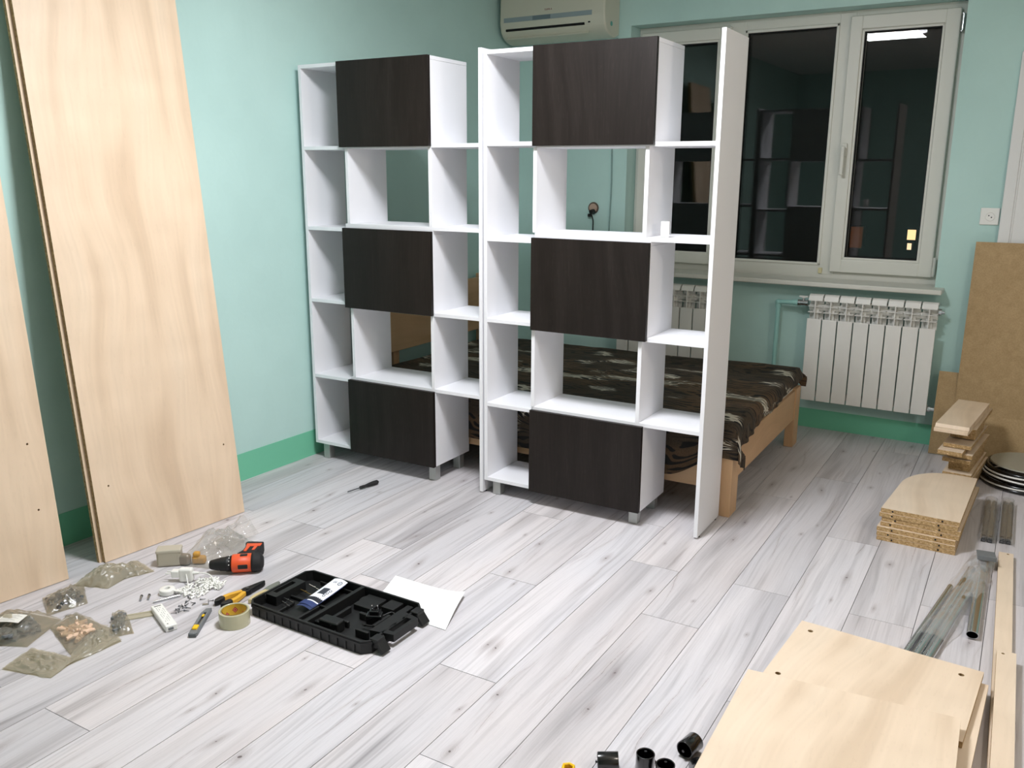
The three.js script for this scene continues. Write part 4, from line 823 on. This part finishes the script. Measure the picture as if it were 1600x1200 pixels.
bag('big clear bag of grey metal parts with a white label, at the left photo edge', [[0.33, 3.60], [0.53, 3.55], [0.60, 3.70], [0.42, 3.80]], 0.05, 3, M.bag, 'bag', (t) => {
  const lab = canvasTex(256, 128, (c) => { c.fillStyle = '#ecebe4'; c.fillRect(0, 0, 256, 128); c.fillStyle = '#999'; for (let j = 0; j < 7; j++) c.fillRect(18, 16 + j * 15, 120 + ((j * 53) % 90), 4); });
  part('label', grid(6, 6, (u, v) => [-0.04 + 0.075 * u, 0.045 + 0.003 * Math.sin(u * 3), 0.0 + 0.05 * v]).rotateY(0.5), std({ map: lab, roughness: 0.6, side: THREE.DoubleSide }), t);
});
bag('grey clear bag of small fittings, farthest left one by the leaning panel', [[0.34, 3.50], [0.37, 3.37], [0.50, 3.44], [0.47, 3.56]], 0.04, 11, M.bag);
bag('clear bag of peach wooden dowels in the middle of the bags', [[0.55, 3.60], [0.53, 3.50], [0.70, 3.50], [0.755, 3.66]], 0.035, 19, M.bag);
bag('empty flat clear bag with crinkled top, nearest to the camera', [[0.66, 3.81], [0.62, 3.70], [0.79, 3.66], [0.82, 3.76]], 0.014, 27, M.bagMilky);
bag('small grey bag of dark fittings at the right end of the bags', [[0.63, 3.44], [0.66, 3.41], [0.80, 3.48], [0.76, 3.54]], 0.03, 35, M.bag);
bag('long flat olive bag between the dowel bag and the small grey bag', [[0.66, 3.56], [0.70, 3.50], [0.81, 3.53], [0.80, 3.70]], 0.012, 43, M.bagMilky);
bag('milky white bag lying by the foot of the front wardrobe panel', [[0.34, 3.39], [0.30, 3.24], [0.42, 3.16], [0.46, 3.34]], 0.045, 51, M.bagMilky);
bag('tan empty bag flap next to the milky white bag', [[0.36, 3.22], [0.34, 3.15], [0.48, 3.17], [0.44, 3.27]], 0.02, 59, M.bagMilky);
{ // contents
  const heap = (name, label, cat, n, f, mat) => { const gs = []; for (let i = 0; i < n; i++) gs.push(f()); const m = single(name, merge(gs), mat, label, cat); m.userData.kind = 'stuff'; };
  heap('wooden_dowels', 'peach wooden dowels heaped inside the middle clear bag', 'dowels', 46, () => move(cyl(0.0065, 0.0065, 0.034, 10), 0.655 + rr(-0.045, 0.045), 0.008 + rnd() * 0.012, 3.578 + rr(-0.032, 0.032), 1.57 + rr(-0.2, 0.2), 0, rr(0, 6)), M.dowel);
  heap('metal_fittings', 'grey metal fittings inside the labelled bag at the left edge', 'fittings', 60, () => move(rbox(0.028, 0.006, 0.012, 0.001), 0.47 + rr(-0.06, 0.07), 0.006 + rnd() * 0.02, 3.665 + rr(-0.05, 0.06), rr(-0.3, 0.3), rr(0, 6), rr(-0.3, 0.3)), M.grey);
  heap('cam_fittings', 'dark cam fittings inside the grey bag by the leaning panel', 'fittings', 40, () => move(cyl(0.006, 0.006, 0.01, 10), 0.43 + rr(-0.05, 0.04), 0.006 + rnd() * 0.014, 3.47 + rr(-0.05, 0.05), rr(-1, 1), 0, rr(-1, 1)), M.darkSteel);
  heap('corner_fittings', 'dark corner fittings inside the small grey bag', 'fittings', 26, () => { const t = rr(-1, 1); return move(rbox(0.016, 0.012, 0.012, 0.002), 0.716 + t * 0.042, 0.007 + rnd() * 0.008, 3.472 + t * 0.024 + rr(-0.018, 0.018), 0, rr(0, 6), 0); }, M.grey);
  const ring = single('nylon_roller', merge([new THREE.TorusGeometry(0.0065, 0.0028, 10, 24).rotateX(Math.PI / 2)]), M.plasticWhite, 'little white nylon ring on top of the bags', 'ring', [0.535, 0.034, 3.515]);
}
{ // items behind the drill
  const bx = thing('frosted_box', 'frosted beige plastic box behind the white charger', 'box', [0.475, 0, 3.10], 0.75);
  part('box_body', rbox(0.085, 0.062, 0.05, 0.01, 0, 0.0315, 0, 3), phys({ color: 0xcfc8b4, transmission: 0.35, thickness: 0, roughness: 0.5 }), bx);
  part('box_lid', rbox(0.087, 0.014, 0.052, 0.005, 0, 0.058, 0, 2), phys({ color: 0xd6cfbc, transmission: 0.3, thickness: 0, roughness: 0.5 }), bx);
  const f = thing('clear_film_bag', 'crumpled glossy clear film bag behind the drill', 'bag', [0, 0, 0]);
  const film = pillow([[0.50, 3.10], [0.63, 3.05], [0.60, 2.80], [0.43, 2.82]], 0.085, 71, 70, 2.2);
  part('bag_film', film, M.film, f);
  part('film_tail', grid(30, 30, (u, v) => { const q = fbm(u * 5, v * 5, 88, 3); return [0.44 + 0.13 * u + 0.02 * (q - 0.5), 0.004 + 0.075 * Math.pow(v, 0.7) * (0.5 + q) * Math.sin(Math.PI * (0.1 + 0.8 * u)), 2.9 - 0.13 * v + 0.03 * (q - 0.5)]; }), M.film, f);
  const y = thing('foam_block', 'crumpled yellow packet inside the clear film bag', 'packet', [0.56, 0, 3.04], 0.6);
  part('packet_body', merge([rbox(0.05, 0.03, 0.026, 0.01, 0, 0.017, 0, 3), rbox(0.024, 0.018, 0.024, 0.007, -0.008, 0.038, 0, 3)]), std({ color: 0xc9963f, roughness: 0.6 }), y);
  const gb = thing('grey_packet', 'grey brown foil packet beside the yellow one in the film bag', 'packet', [0.52, 0, 3.075], 0.5);
  part('packet_body', rbox(0.05, 0.042, 0.03, 0.012, 0, 0.022, 0, 3), std({ color: 0x8f8577, roughness: 0.35, metalness: 0.2 }), gb);
}

scene.traverse((o) => { if (o.isMesh) { o.castShadow = true; o.receiveShadow = true; } });
renderer.render(scene, camera);
